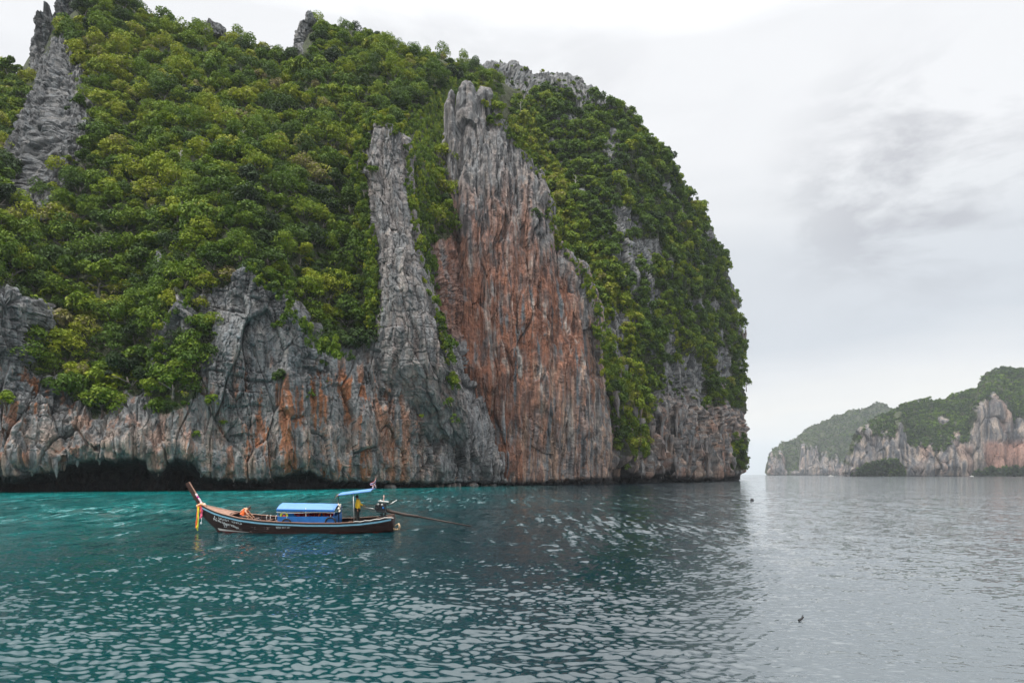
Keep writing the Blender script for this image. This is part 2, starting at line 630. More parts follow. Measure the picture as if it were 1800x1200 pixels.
PA = sheet(pxA, [r0, r1, r2, r3, r3b, r4, r5, r6, r7, r8, r9, r10], [10, 16, 18, 26, 90, 110, 60, 40, 34, 8, 6], 4)
PA = smooth_cols(PA, 3)
xA, yA = project(PA)
sA = PA[..., 0] * 0.94 + PA[..., 1] * 0.34
wob = perlin(np.stack([xA / 46, yA / 46, xA * 0], -1), 40) * 16 + perlin(np.stack([xA / 15, yA / 15, xA * 0], -1), 41) * 9

VEG_EDGE_A = tab([(-170, 505), (0, 500), (24, 508), (32, 600), (42, 645), (100, 662), (130, 700), (160, 728), (192, 722), (215, 690), (252, 694), (262, 620), (282, 565), (300, 535), (330, 515),
                  (380, 500), (425, 470), (445, 486), (470, 508), (500, 512), (516, 530), (535, 562), (556, 604), (572, 624), (612, 620), (640, 606), (664, 578), (690, 500), (706, 460), (740, 430), (760, 420), (1000, 420)])
STRIP_A = [(330, 520), (362, 556), (380, 604), (348, 622), (352, 664), (330, 722), (278, 728), (258, 690), (300, 648), (322, 600)]
GULLY = [(700, 230), (800, 140), (800, 236), (772, 286), (758, 300), (760, 470), (750, 540), (742, 520), (728, 470), (712, 400), (704, 330)]


def veg_A(x, y, w):
    v = (y < VEG_EDGE_A(x) + w) | in_poly(x + w * 0.6, y + w * 0.4, STRIP_A)
    g = in_poly(x + w * 0.4, y + w * 0.4, GULLY)
    # the grey wall right of the rib is bare above the gully floor
    bare = (x > 690) & (y > 470) & ~g
    return np.where(bare, 0.0, (v | g) * 1.0)


vA = veg_A(xA, yA, wob)
cliff = 1 - sstep(0, 40, VEG_EDGE_A(xA) - yA)
low_ = sstep(600, 760, yA)
notchA = sstep(-6, 2, yA - np.broadcast_to(lip, yA.shape))
dA = 2.4 * fbm(PA / 16.0, 3, 20)
fl = ridged(PA * np.array([1 / 4.2, 1 / 4.2, 1 / 34.]), 2, 24)
fl2 = ridged(PA * np.array([1 / 1.5, 1 / 1.5, 1 / 14.]), 2, 27)
wsA = 0.8 * perlin(PA / 7.0, 51)
wzA = 0.8 * perlin(PA / 7.0, 52) + 0.12 * sA
zA = PA[..., 2]
v1, g1 = facets(sA + wsA, zA + wzA, 5.2, 17.0, 53, 0.8)
v2, g2 = facets(sA + wsA, zA + wzA, 1.9, 5.5, 55, 0.8)
v3, g3 = facets(sA + 0.4 * wsA, zA + wzA, 0.7, 1.7, 57, 0.7)
ob, gb = blocks(PA, sA, 3.4, 2.6, 60, 0.10)
ob5, gb5 = blocks(PA, sA, 1.3, 1.0, 63, 0.08)
blk = sstep(-0.1, 0.35, fbm(PA / 13.0, 2, 33) + 0.2 - 0.4 * low_)
dA += (0.8 * fl * (0.35 + 0.65 * low_) + 0.5 * fl2 * low_) * (0.3 + 0.7 * cliff)
dA += (2.1 * v1 - 0.6 * (1 - sstep(0, 0.35, g1)) + 1.15 * v2 * (0.5 + 0.5 * blk) - 0.45 * (1 - sstep(0, 0.28, g2)) * (0.3 + 0.7 * blk) + 0.38 * v3) * cliff
dA += blk * (1.25 * ob - 0.62 * gb) * cliff + (0.25 + 0.75 * blk) * (0.5 * ob5 - 0.28 * gb5) * cliff * (1 - 0.5 * low_)
dA += (0.22 * fbm(PA / 1.3, 3, 70) + 0.16 * fbm(PA / 0.5, 2, 75)) * (0.4 + 0.6 * cliff)
dA += 1.2 * cliff * np.exp(-((yA - np.broadcast_to(lip, yA.shape) + 16) / 16.0) ** 2) * fbm(PA * np.array([1 / 2.2, 1 / 2.2, 1 / 9.]), 2, 80) * 1.6
dA = np.where(PA[..., 2] < 0.2, dA * 0.2, dA) * (1 - 0.6 * notchA)


def col_A(P):
    x, y = project(P)
    z0 = np.zeros(x.shape)
    rust = 1.1 * sstep(600, 690, y) * (0.42 + 0.75 * np.exp(-((x - 590) / 60) ** 2) + 0.55 * np.exp(-((x - 60) / 60) ** 2) + 0.5 * np.exp(-((x - 470) / 70) ** 2) + 0.25 * np.exp(-((x - 690) / 50) ** 2))
    rust = rust * (1 - 0.85 * sstep(740, 790, x))
    tan = sstep(690, 800, y) * (1 - sstep(730, 790, x)) * 0.75 + 0.30 * np.exp(-((x - 690) / 45) ** 2) * sstep(500, 620, y)
    red = sstep(748, 772, x) * (1 - sstep(560, 640, y)) * 0.9
    dark = 0.45 + 0.5 * sstep(720, 800, x) * sstep(520, 640, y)
    lp = np.broadcast_to(lip, x.shape)
    wet_shade = sstep(-3, 5, y - lp + 3 * perlin(P / 1.5, 91)) * 0.93  # wet stain plus painted shade, everywhere under the lip and in the caves
    return rock_colour(P, red, np.clip(rust, 0, 1), tan, dark, wet_shade, vA * 0.95)


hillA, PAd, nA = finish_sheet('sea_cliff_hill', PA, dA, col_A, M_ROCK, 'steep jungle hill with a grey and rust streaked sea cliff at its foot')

# ------------------------------------------------------------------ the red wall in the middle
pxC = np.arange(754, 1074, 1.15)
YC = np.interp(pxC, [754, 880, 960, 1020, 1060, 1074], [206, 210, 216, 222, 232, 240])
topC = tab([(754, 330), (757, 296), (764, 288), (770, 262), (778, 250), (786, 232), (789, 172), (794, 158), (800, 164), (804, 214), (808, 222), (812, 176), (817, 152), (823, 147), (829, 166), (838, 178), (846, 172), (852, 160), (860, 178), (872, 190), (880, 196), (893, 226), (905, 238),
            (918, 262), (930, 268), (938, 284), (948, 306), (958, 340), (966, 356), (970, 400), (976, 428), (988, 436), (1003, 448), (1018, 462), (1030, 484), (1040, 512), (1050, 548), (1058, 586), (1064, 624), (1070, 690), (1074, 720)])(pxC)
topC = topC + 5 * perlin(np.stack([pxC / 5.0, pxC * 0, pxC * 0], -1), 99)
lipC = tab([(754, 845), (880, 845), (960, 846), (1000, 843), (1030, 838), (1074, 836)])(pxC)
pC_w = WATER(pxC)
edgeC = sstep(1030, 1074, pxC)
left_hide = 1 - sstep(754, 764, pxC)
lean = np.interp(pxC, [754, 800, 870, 960, 1074], [10, 14, 16, 12, 6])
rowsC = [(pC_w + 12, YC + 5), (pC_w - 0.5, YC + 2.5), (lipC, YC - 1.2), (lipC * 0.72 + topC * 0.28, YC - 2.6 + left_hide * 6), (lipC * 0.42 + topC * 0.58, YC - 1.0 + lean * 0.2 + left_hide * 8),
         (lipC * 0.12 + topC * 0.88, YC + lean * 0.7 + left_hide * 8), (topC, YC + lean + left_hide * 8), (topC + 12, YC + lean + 6 + left_hide * 8), (topC + 120, YC + lean + 16 + left_hide * 8)]
PC = sheet(pxC, rowsC, [8, 12, 120, 130, 140, 70, 6, 8], 3)
# the ends turn back into the hill
turn = np.clip((pxC - 1052) / 22, 0, 1) ** 2 * 14 + np.clip((764 - pxC) / 10, 0, 1) * 7
PC = PC + turn[None, :, None] * np.array([0.2, 1.0, 0.0])
xC, yC = project(PC)
sC = PC[..., 0]
lowC = sstep(560, 700, yC)
dC = 1.9 * fbm(PC * np.array([1 / 17., 1 / 17., 1 / 26.]), 3, 120)
fl = ridged(PC * np.array([1 / 5.0, 1 / 5.0, 1 / 60.]), 2, 124)
fl2 = ridged(PC * np.array([1 / 1.7, 1 / 1.7, 1 / 22.]), 2, 127)
wsC = 1.5 * perlin(PC / 8.0, 141)
wzC = 3.0 * perlin(PC / 9.0, 142)
zC = PC[..., 2]
v1, g1 = facets(sC + wsC, zC + wzC, 5.5, 52.0, 143, 0.8)
v2, g2 = facets(sC + wsC, zC + wzC, 2.1, 17.0, 145, 0.8)
v3, g3 = facets(sC + 0.4 * wsC, zC + wzC, 0.85, 4.0, 147, 0.7)
rough_ = sstep(-0.2, 0.3, fbm(PC / 9.0, 2, 133) + 0.08)
dC += 1.1 * fl + 0.55 * fl2 * (0.45 + 0.55 * (1 - lowC))
dC += 2.0 * v1 - 0.45 * (1 - sstep(0, 0.35, g1)) + (1.1 * v2 - 0.4 * (1 - sstep(0, 0.3, g2))) * (0.15 + 0.85 * rough_) + 0.3 * v3 * (0.1 + 0.9 * rough_)
dC += 1.6 * np.maximum(0, perlin(PC * np.array([1 / 3.4, 1 / 3.4, 1 / 7.]), 147) - 0.15) * lowC
dC += 0.26 * fbm(PC / 1.5, 3, 170) + 0.18 * fbm(PC / 0.6, 2, 175)
dC = np.where(PC[..., 2] < 0.3, dC * 0.2, dC)


def col_C(P):
    x, y = project(P)
    wv = 26 * perlin(np.stack([x / 30, y / 60, x * 0], -1), 181)
    edge_r = np.interp(y, [150, 300, 430, 560, 700, 840], [830, 905, 950, 1010, 1040, 1000])
    red = sstep(250, 440, y + wv * 2.2) * (1 - sstep(-10, 55, x + wv - edge_r)) * (0.72 + 0.28 * sstep(420, 520, y)) * (1 - 0.55 * sstep(600, 740, y) * sstep(870, 970, x))
    red = np.maximum(red, 0.85 * (1 - sstep(768, 800, x + 0.4 * wv)) * sstep(270, 330, y))
    tan = sstep(420, 640, y) * sstep(840, 940, x) * 1.0 + 0.25 + 0.35 * np.exp(-((x - 925) / 14) ** 2) * sstep(280, 330, y)
    dark = 0.55 + 0.45 * (1 - sstep(330, 520, y)) * sstep(770, 800, x) + 0.3 * sstep(1000, 1040, x)
    rust = 0.30 * sstep(270, 400, y)
    wet_shade = sstep(-2, 4, y - np.broadcast_to(lipC, y.shape)) * 0.92
    return rock_colour(P, red, rust, tan, dark, wet_shade, 0 * x)


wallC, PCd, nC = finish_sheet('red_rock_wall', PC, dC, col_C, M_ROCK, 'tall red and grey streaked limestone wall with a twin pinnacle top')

# ------------------------------------------------------------------ the mountain behind, ending in the cape
pxD = np.concatenate([np.arange(780, 960, 2.6), np.arange(960, 1301, 1.35)])
topD = tab([(780, 130), (830, 118), (850, 108), (900, 112), (940, 122), (980, 128), (1010, 134), (1040, 150), (1070, 176), (1100, 204), (1120, 228), (1140, 248), (1160, 270), (1185, 300), (1210, 336), (1230, 372), (1248, 412), (1262, 446), (1276, 480), (1288, 514), (1296, 550), (1301, 600)])(pxD)
topD = topD + 7 * perlin(np.stack([pxD / 13.0, pxD * 0, pxD * 0], -1), 199)
YD = coast_Y(pxD) + np.interp(pxD, [780, 960, 1040, 1080], [40, 26, 8, 0])
lipD = tab([(780, 842), (1060, 838), (1085, 800), (1100, 826), (1130, 838), (1160, 820), (1180, 836), (1240, 838), (1262, 836), (1290, 834), (1301, 832)])(pxD)
caveD = np.clip((838 - lipD) / 35, 0, 1)
leanD = np.interp(pxD, [780, 950, 1060, 1150, 1220, 1280, 1301], [80, 84, 74, 58, 40, 22, 12])
rowsD = [(WATER(pxD) + 12, YD + 9), (WATER(pxD), YD + 2 + 8 * caveD), (WATER(pxD) * 0.4 + lipD * 0.6, YD + 3 + 9 * caveD), (lipD, YD - 5), (lipD * 0.8 + topD * 0.2, YD - 5), (lipD * 0.6 + topD * 0.4, YD + leanD * 0.08),
         (lipD * 0.35 + topD * 0.65, YD + leanD * 0.34), (lipD * 0.12 + topD * 0.88, YD + leanD * 0.75), (topD, YD + leanD), (topD + 14, YD + leanD + 14), (topD + 160, YD + leanD + 50)]
PD = sheet(pxD, rowsD, [6, 10, 10, 90, 80, 80, 70, 30, 6, 6], 4)
# the cape turns away from the viewer and its far flank falls back behind it
back = []
for k in range(1, 15):
    q = k / 14.0
    b_ = PD[:, -1:].copy()
    b_[..., 1] += 120 * q ** 0.8
    b_[..., 0] += 12 * math.sin(q * 2.2) - 16 * q + (b_[..., 1] - PD[:, -1:, 1]) * 0.24
    back.append(b_)
PD = np.concatenate([PD] + back, 1)
PD = smooth_cols(PD, 2)
lipDf = np.concatenate([lipD, np.full(14, lipD[-1])])
xD, yD = project(PD)
sD = PD[..., 0] * 0.7 + PD[..., 1] * 0.7
wobD = perlin(np.stack([xD / 40, yD / 40, xD * 0], -1), 240) * 20 + perlin(np.stack([xD / 13, yD / 13, xD * 0], -1), 241) * 10
VEG_EDGE_D = tab([(780, 700), (1040, 640), (1060, 690), (1078, 740), (1095, 780), (1130, 775), (1148, 712), (1180, 690), (1205, 712), (1238, 726), (1262, 700), (1302, 726), (1400, 720)])
BAND_D = [(825, 112), (1000, 116), (1060, 150), (1120, 200), (1150, 238), (1110, 205), (1060, 190), (1000, 172), (950, 168), (905, 178), (880, 200), (850, 170)]


def rockiness_D(P, x, y):
    r = fbm(P * np.array([1 / 13., 1 / 13., 1 / 24.]), 3, 260)
    v = np.where(in_poly(x, y, BAND_D), 0.26, 1.0)
    for ex, ey, rx, ry in ((1094, 396, 30, 22), (1076, 268, 12, 42), (1118, 446, 44, 28), (1000, 218, 22, 12), (1205, 665, 26, 40), (1170, 640, 14, 60), (1230, 540, 40, 12), (1070, 270, 14, 40), (1190, 700, 50, 20), (1265, 650, 18, 40), (1140, 230, 16, 30)):
        v = np.where(((x - ex) / rx) ** 2 + ((y - ey) / ry) ** 2 < 1, 0.28, v)
    return v * np.where(r > 0.19, 0.22, 1.0)


def veg_D(P, x, y, w):
    v = (y < VEG_EDGE_D(x) + w) * rockiness_D(P, x, y)
    v = np.maximum(v, ((x > 1268) & (y > 772) & (y < 826)) * 1.0)
    strip = (np.abs(x - 1092 - 0.1 * (y - 700)) < 26) & (y > 640) & (y < 800)
    return np.maximum(v, strip * 0.7)


vD = veg_D(PD, xD, yD, wobD)
cliffD = sstep(-10, 30, yD - VEG_EDGE_D(xD))
dD = 4.5 * fbm(PD / 26.0, 3, 210)
fl = ridged(PD * np.array([1 / 6.0, 1 / 6.0, 1 / 30.]), 2, 214)
fl2 = ridged(PD * np.array([1 / 2.4, 1 / 2.4, 1 / 13.]), 2, 217)
dD += (1.0 + 3.2 * cliffD) * fl + (0.5 + 1.9 * cliffD) * fl2
v1, g1 = facets(sD + 2 * perlin(PD / 10.0, 251), PD[..., 2] + 3 * perlin(PD / 10.0, 252), 4.6, 24.0, 253, 0.9)
v2, g2 = facets(sD, PD[..., 2] + 2 * perlin(PD / 6.0, 255), 1.8, 8.0, 256, 0.8)
dD += 2.6 * v1 - 1.0 * (1 - sstep(0, 0.6, g1)) + 1.1 * v2 - 0.5 * (1 - sstep(0, 0.45, g2)) + 0.4 * fbm(PD / 1.8, 3, 270)
notchD = sstep(-4, 2, yD - np.broadcast_to(lipDf, yD.shape))
dD = np.where(PD[..., 2] < 0.3, dD * 0.2, dD) * (1 - 0.7 * notchD)


def col_D(P):
    x, y = project(P)
    tan = sstep(660, 760, y) * 0.8
    rust = sstep(640, 740, y) * 0.35
    red = 0.25 * sstep(680, 760, y)
    dark = 0.95
    wet_shade = sstep(-3, 5, y - np.broadcast_to(lipDf, y.shape) + 3 * perlin(P / 2.0, 291)) * 0.95
    return rock_colour(P, red, rust, tan, dark + 0 * x, wet_shade, np.clip(vD * 1.3 - 0.3, 0, 1) * 0.9)


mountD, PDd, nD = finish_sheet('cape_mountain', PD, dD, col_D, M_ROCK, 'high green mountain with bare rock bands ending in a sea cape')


# ------------------------------------------------------------------ spires, ribs and outcrops: upright blocky rock
def spire(name, outline, Y, depth, parent, seed, lean=0.0, step=1.4, nang=120, blk=(2.2, 1.5, 1.1), amp=1.0, red=0.0, tan=0.15, dark=0.5, rust=0.0, power=2.6, tone=1.0):
    """outline [(py, x_left, x_right)] from the top down; a closed rounded rock of real depth"""
    o_ = np.array(outline, float)
    py = np.arange(o_[0, 0], o_[-1, 0] + 0.1, step)
    xl, xr = np.interp(py, o_[:, 0], o_[:, 1]), np.interp(py, o_[:, 0], o_[:, 2])
    t = (py[-1] - py) / (py[-1] - py[0])
    Yr = np.interp(py, *np.array(Y, float).T) if hasattr(Y, '__len__') else Y + lean * t
    cx_, hw = (xl + xr) / 2, (xr - xl) / 2
    a = np.linspace(0, 2 * math.pi, nang, endpoint=False)
    ca, sa = np.cos(a), np.sin(a)
    e = 2.0 / power
    ux, uy = np.sign(ca) * np.abs(ca) ** e, np.sign(sa) * np.abs(sa) ** e
    W = hw / FOC * Yr
    dd = np.minimum(depth, W * 2.2 + depth * 0.25)
    P = np.zeros((len(py), nang, 3))
    cpt = at_np(cx_, py, Yr)
    P[..., 0] = cpt[:, None, 0] + W[:, None] * ux
    P[..., 1] = cpt[:, None, 1] + dd[:, None] * (1 + uy)
    P[..., 2] = cpt[:, None, 2]
    cap_ = P[:1] * 0.35 + P[:1].mean(1, keepdims=True) * 0.65
    cap_[..., 2] += 0.4
    cap2 = P[:1].mean(1, keepdims=True).repeat(nang, 1)
    cap2[..., 2] += 0.5
    P = np.concatenate([cap2, cap_, P], 0)
    n = grid_normals(P, True)
    ctr = P.mean(1, keepdims=True)
    out = P - ctr
    out[..., 2] = 0
    sgn = np.sign((n * out).sum(-1, keepdims=True))
    n = n * np.where(sgn == 0, 1, sgn)
    s = P[..., 0] * 0.9 + P[..., 1] * 0.44
    ws = 1.0 * perlin(P / 5.0, seed + 60)
    zq = P[..., 2] + 1.0 * perlin(P / 5.0, seed + 61)
    # go round the rock with its own circumference so that facets wrap evenly
    arc = (np.arange(nang) / nang)[None] * (2.6 * (W.max() + min(depth, W.max() * 2)))
    s = np.broadcast_to(arc, P.shape[:2]) + ws
    v1, g1 = facets(s, zq, blk[0] * 1.1, blk[1] * 5.0, seed, 0.8)
    v2, g2 = facets(s, zq, blk[0] * 0.55, blk[1] * 0.9, seed + 5, 0.8)
    ob, gb = blocks(P, s, blk[0], blk[1], seed + 10)
    fiss = ridged((P + ws[..., None]) * np.array([1 / 3.2, 1 / 3.2, 1 / 26.]), 2, seed + 40)
    d = amp * (1.7 * v1 - 0.55 * (1 - sstep(0, 0.35, g1)) + 0.8 * v2 - 0.35 * (1 - sstep(0, 0.22, g2)) + blk[2] * (0.5 * ob - 0.42 * gb))
    d += amp * 0.9 * fbm(P / 6.0, 2, seed + 20) + 0.22 * amp * fbm(P / 0.9, 3, seed + 30) + 0.8 * amp * fiss
    wmin = np.concatenate([[0, 0.2], np.clip(W / 3.0, 0.15, 1)])
    d = d * wmin[:, None]
    P = P + n * d[..., None]
    o1 = np.ones(P.shape[:2])
    x, y = project(P)
    c = rock_colour(P, red * o1, rust * sstep(520, 640, y), tan * o1, dark * o1, 0 * o1, 0 * o1) * tone
    rgba = np.concatenate([c, np.ones(c.shape[:2] + (1,))], -1)
    me = grid_mesh(name, P, {'col': rgba}, wrap=True, flip=True, smooth=False)
    o = link_mesh(name, me, M_ROCK, parent)
    return o


RIB = [(214, 650, 702), (222, 640, 713), (236, 637, 712), (262, 631, 709), (285, 626, 709), (320, 630, 712), (360, 638, 718), (420, 643, 728), (470, 646, 742), (520, 648, 756), (560, 644, 768), (600, 632, 780), (650, 624, 794), (700, 628, 808), (760, 645, 818), (800, 668, 812)]
rib = spire('rock_rib', RIB, [(214, 187), (300, 181), (400, 175.5), (500, 170.5), (580, 168.5), (640, 168.5), (700, 172.5), (760, 179), (800, 186)], 13.0, hillA, 300, step=1.3, nang=300, blk=(2.9, 3.4, 0.6), amp=0.75, tan=0.28, rust=0.25, dark=0.4, power=2.2)
rib['label'] = 'tall grey limestone rib standing out of the jungle'
PINN = [(66, 30, 32), (70, 27, 36), (100, 24, 40)]
sp = [
    ('rock_spire', [(66, 90, 116), (76, 80, 128), (98, 68, 138), (116, 54, 146), (140, 44, 150), (162, 34, 156), (200, 12, 160), (240, -12, 168), (280, -34, 150), (310, -50, 126), (340, -60, 100), (380, -64, 70)], 196, 12, 14, 310, 'stepped grey rock spire at the top left edge of the jungle'),
    ('rock_spire', [(20, 62, 76), (30, 56, 88), (52, 48, 98), (84, 42, 100), (110, 36, 96), (140, 34, 92)], 214, 8, 4, 320, 'upright grey rock tower beside a thin needle against the sky'),
    ('rock_spire', [(2, 75, 79), (12, 74, 80), (24, 72, 82), (34, 70, 84)], 214, 2, 0, 330, 'thin rock needle against the sky'),
    ('rock_spire', [(-30, 100, 128), (-8, 92, 134), (6, 89, 136), (22, 86, 140), (40, 84, 138)], 224, 10, 0, 340, 'round shouldered rock tower cut by the top of the picture'),
    ('rock_spire', [(56, 96, 118), (76, 92, 132), (110, 92, 140), (150, 96, 142)], 208, 8, 3, 350, 'grey rock knob under the tall tower'),
    ('rock_spire', [(20, 536, 548), (30, 532, 550), (40, 518, 548), (60, 512, 546), (92, 511, 548), (110, 512, 548)], 252, 9, 2, 360, 'split grey rock spire standing on the ridge line'),
    ('rock_spire', [(32, 364, 370), (38, 358, 378), (50, 354, 396), (62, 352, 398)], 238, 5, 0, 370, 'small knobbly rock on the ridge'),
    ('rock_spire', [(214, 132, 146), (222, 124, 182), (236, 122, 188), (252, 124, 184)], 186, 8, 3, 380, 'small broken grey outcrop among the trees'),
    ('rock_spire', [(462, 424, 438), (470, 422, 440), (484, 400, 442), (496, 396, 446), (520, 392, 448), (560, 390, 452), (600, 394, 456)], 143, 6, 3, 390, 'grey rock stump on top of the sea cliff'),
    ('rock_spire', [(526, 506, 520), (540, 502, 528), (575, 500, 530), (620, 502, 532), (665, 498, 534), (690, 500, 532)], 144.5, 6, 2, 400, 'grey stacked rock pillar on the sea cliff'),
    ('rock_spire', [(566, 536, 556), (580, 532, 560), (615, 534, 560), (640, 536, 558)], 148, 5, 1, 410, 'short grey pillar beside the stacked pillar'),
    ('rock_spire', [(536, 304, 324), (550, 296, 332), (580, 290, 336), (620, 288, 330), (645, 290, 328)], 142, 6, 2, 420, 'cracked grey rock shoulder between trees'),
    ('rock_spire', [(506, -40, 10), (520, -46, 16), (560, -50, 14), (610, -50, 10), (660, -50, 4)], 134, 8, 2, 430, 'dark jointed rock face at the left edge'),
    ('rock_spire', [(412, 14, 30), (418, 8, 40), (430, 4, 44)], 152, 5, 0, 440, 'small grey boulder outcrop in the jungle'),
    ('rock_spire', [(440, 272, 286), (448, 268, 300), (462, 268, 302), (480, 270, 300)], 156, 5, 0, 450, 'grey rock showing between dark trees'),
    ('rock_spire', [(276, 220, 232), (284, 216, 240), (296, 214, 246)], 182, 4, 0, 455, 'tiny grey rock patch in the upper jungle'),
]
nvis = PA.shape[0] - 14


def hill_depth(px, py):
    """distance of the left hill's surface along one line of sight"""
    j = int(np.argmin(np.abs(pxA - px)))
    col = yA[30:nvis, j]
    i = int(np.argmin(np.abs(col - py))) + 30
    return PA[i, j, 1]


for nm, ol, Y_, dep, ln, sd, lab in sp:
    w_ = max(o[2] - o[1] for o in ol)
    ys = np.linspace(ol[0][0], ol[-1][0], 7)
    oo = np.array(ol, float)
    cxs = np.interp(ys, oo[:, 0], (oo[:, 1] + oo[:, 2]) / 2)
    dep_ = np.array([hill_depth(a_, b_) for a_, b_ in zip(cxs, ys)])
    prot = np.interp(ys, [ys[0], ys[0] + 0.6 * (ys[-1] - ys[0]), ys[-1]], [3.5, 3.0, -1.0]) * (3.2 if sd == 310 else min(1.0, w_ / 40 + 0.25))
    Yt = np.maximum.accumulate((dep_ - prot)[::-1])[::-1]
    o = spire(nm, ol, list(zip(ys, Yt)), dep, hillA, sd, nang=int(max(40, min(220, w_ * 1.9))), blk=(2.4, 2.3, 1.35) if sd == 310 else (2.2, 1.9, 0.85), amp=0.8 if w_ > 30 else 0.45, tan=0.0, dark=0.75, power=3.4 if sd in (310, 430) else 2.4, tone=0.72 if sd in (310, 320, 330, 340, 350) else 0.9)
    o['label'] = lab

spD = [
    ([(196, 873, 876), (200, 870, 880), (215, 866, 884), (235, 864, 886)], 300, 4, 500),
    ([(182, 1247, 1249), (192, 1245, 1251), (206, 1244, 1253)], 372, 2, 510),
    ([(240, 1068, 1078), (256, 1060, 1084), (290, 1058, 1088), (316, 1062, 1084)], 316, 6, 520),
    ([(374, 1084, 1096), (388, 1068, 1116), (408, 1064, 1120), (430, 1070, 1112)], 296, 7, 530),
]
for ol, Y_, dep, sd in spD[2:]:
    spire('rock_outcrop', ol, Y_, dep, mountD, sd, nang=60, amp=0.8, tan=0.05)


# ------------------------------------------------------------------ stalactites hanging under the lips and down the cape
def stalactite(px, py, Y, w, h, parent, seed, tone=0.0):
    nr, na = 9, 9
    h = min(h, CAMH + (HZ - py) / FOC * Y - 1.6)
    if h < 0.4:
        return None
    q = np.linspace(0, 1, nr)
    r = w * (1 - q) ** 0.75 * (1 + 0.25 * np.sin(q * 9 + seed)) + 0.03
    a = np.linspace(0, 2 * math.pi, na, endpoint=False)
    c = at_np(np.array(float(px)), np.array(float(py)), np.array(float(Y)))
    P = np.zeros((nr, na, 3))
    jit = 1 + 0.28 * np.sin(a * 2 + seed)[None] * np.cos(q * 5 + seed)[:, None]
    P[..., 0] = c[0] + r[:, None] * np.cos(a) * jit + 0.25 * w * np.sin(q * 4 + seed)[:, None]
    P[..., 1] = c[1] + r[:, None] * np.sin(a) * jit
    P[..., 2] = c[2] + h * 0.15 - h * 1.15 * q[:, None]
    o1 = np.ones(P.shape[:2])
    c_ = rock_colour(P, 0.1 * o1, 0.5 * tone * o1, 0.7 * tone * o1, 0.6 * o1, 0 * o1, 0 * o1)
    rgba = np.concatenate([c_, np.ones(c_.shape[:2] + (1,))], -1)
    return link_mesh('stalactite', grid_mesh('stalactite', P, {'col': rgba}, wrap=True, flip=False), M_ROCK, parent)


r_ = random.Random(5)
for k in range(46):                               # under the lip of the left cliff
    x_ = r_.uniform(10, 860)
    stalactite(x_, lipA(x_) - r_.uniform(0, 9), coast_Y(x_) - 5.0 + r_.uniform(-1.0, 1.5), r_.uniform(0.25, 0.8), r_.uniform(0.6, 1.9), hillA, r_.uniform(0, 9), 1.0)
for x_, y_, w_, h_ in ((273, 790, 1.0, 4.6), (98, 808, 0.7, 3.6), (170, 795, 0.5, 1.6), (225, 792, 0.6, 1.8)):
    stalactite(x_, y_, coast_Y(x_) - 6.4, w_, h_, hillA, x_, 1.0)
for k in range(95):                               # draperies along the foot of the cape
    x_ = r_.uniform(1046, 1296)
    y_ = r_.uniform(640, 815) if x_ < 1110 or x_ > 1240 else r_.uniform(700, 822)
    j = int(np.argmin(np.abs(xD[60] - x_)))
    i = int(np.argmin(np.abs(yD[:, j][26:300] - y_))) + 26
    p = PDd[i, j]
    X_, Y_ = project(p[None])
    stalactite(X_[0], Y_[0], p[1] - 0.6, r_.uniform(0.6, 1.7), r_.uniform(4, 13), mountD, r_.uniform(0, 9), r_.uniform(0, 1))
for x_, y_, w_, h_ in ((1309, 590, 1.0, 8), (1305, 588, 1.2, 10), (1300, 592, 1.1, 9), (1311, 582, 0.7, 5), (1297, 690, 1.3, 12), (1303, 700, 1.1, 9), (1292, 715, 1.4, 14), (1300, 722, 1.0, 10), (1295, 742, 1.2, 9), (1284, 735, 1.4, 16), (1278, 752, 1.2, 14), (1288, 770, 1.1, 11)):
    stalactite(x_, y_, 382, w_, h_, mountD, x_, 0.4)

# ------------------------------------------------------------------ boulders at the water's edge
def boulder(px, w_px, h_px, k):
    Y = coast_Y(px) - 2.5
    Y = float(Y)
    w = w_px / FOC * Y
    h = h_px / FOC * Y
    a = np.linspace(0, 2 * math.pi, 16, endpoint=False)
    th = np.linspace(0.02, math.pi - 0.02, 11)
    P = np.stack([np.sin(th)[:, None] * np.cos(a), np.sin(th)[:, None] * np.sin(a), np.cos(th)[:, None] * np.ones(16)], -1)
    P = P * (1 + 0.55 * fbm(P * 1.3 + k * 7.1, 3, 600)[..., None])
    P = P * np.array([w / 2, w / 2.3, h * 0.9])
    c0 = np.array([(px - CX) / FOC * Y, Y, h * 0.15])
    Pw = P + c0
    o1 = np.ones(P.shape[:2])
    c_ = rock_colour(Pw, 0.05 * o1, 0 * o1, 0.75 * o1, 0.2 * o1, 0 * o1, 0 * o1)
    rgba = np.concatenate([c_, np.ones(c_.shape[:2] + (1,))], -1)
    me = grid_mesh('boulder', P, {'col': rgba}, wrap=True)
    o = link_mesh('boulder', me, M_ROCK)
    o.location = c0
    return o


BOULD = [(686, 17, 7, 'pale tilted boulder under the cliff just behind the boat flag'), (768, 7, 5, 'first small pale boulder from the left in the row under the grey wall'), (776, 6, 6, 'second small pale boulder in the row under the grey wall'),
         (788, 8, 5, 'third small pale boulder in the row under the grey wall'), (797, 9, 6, 'fourth small pale boulder in the row under the grey wall'), (806, 8, 7, 'largest boulder at the right end of the close row'),
         (830, 17, 6, 'long pale boulder alone right of the close row'), (852, 9, 4, 'low dark boulder between two long pale boulders'), (865, 14, 5, 'long pale boulder at the foot of the grey wall corner'),
         (912, 12, 5, 'flat tan boulder under the red wall'), (965, 12, 6, 'tan boulder under the middle of the red wall'), (975, 8, 4, 'small tan boulder next to a larger one under the red wall')]
for k, (x_, w_, h_, lab) in enumerate(BOULD):
    tag(boulder(x_, w_ * 1.15, h_ * 1.2, k), lab, 'boulder', 'boulders at the foot of the cliff')

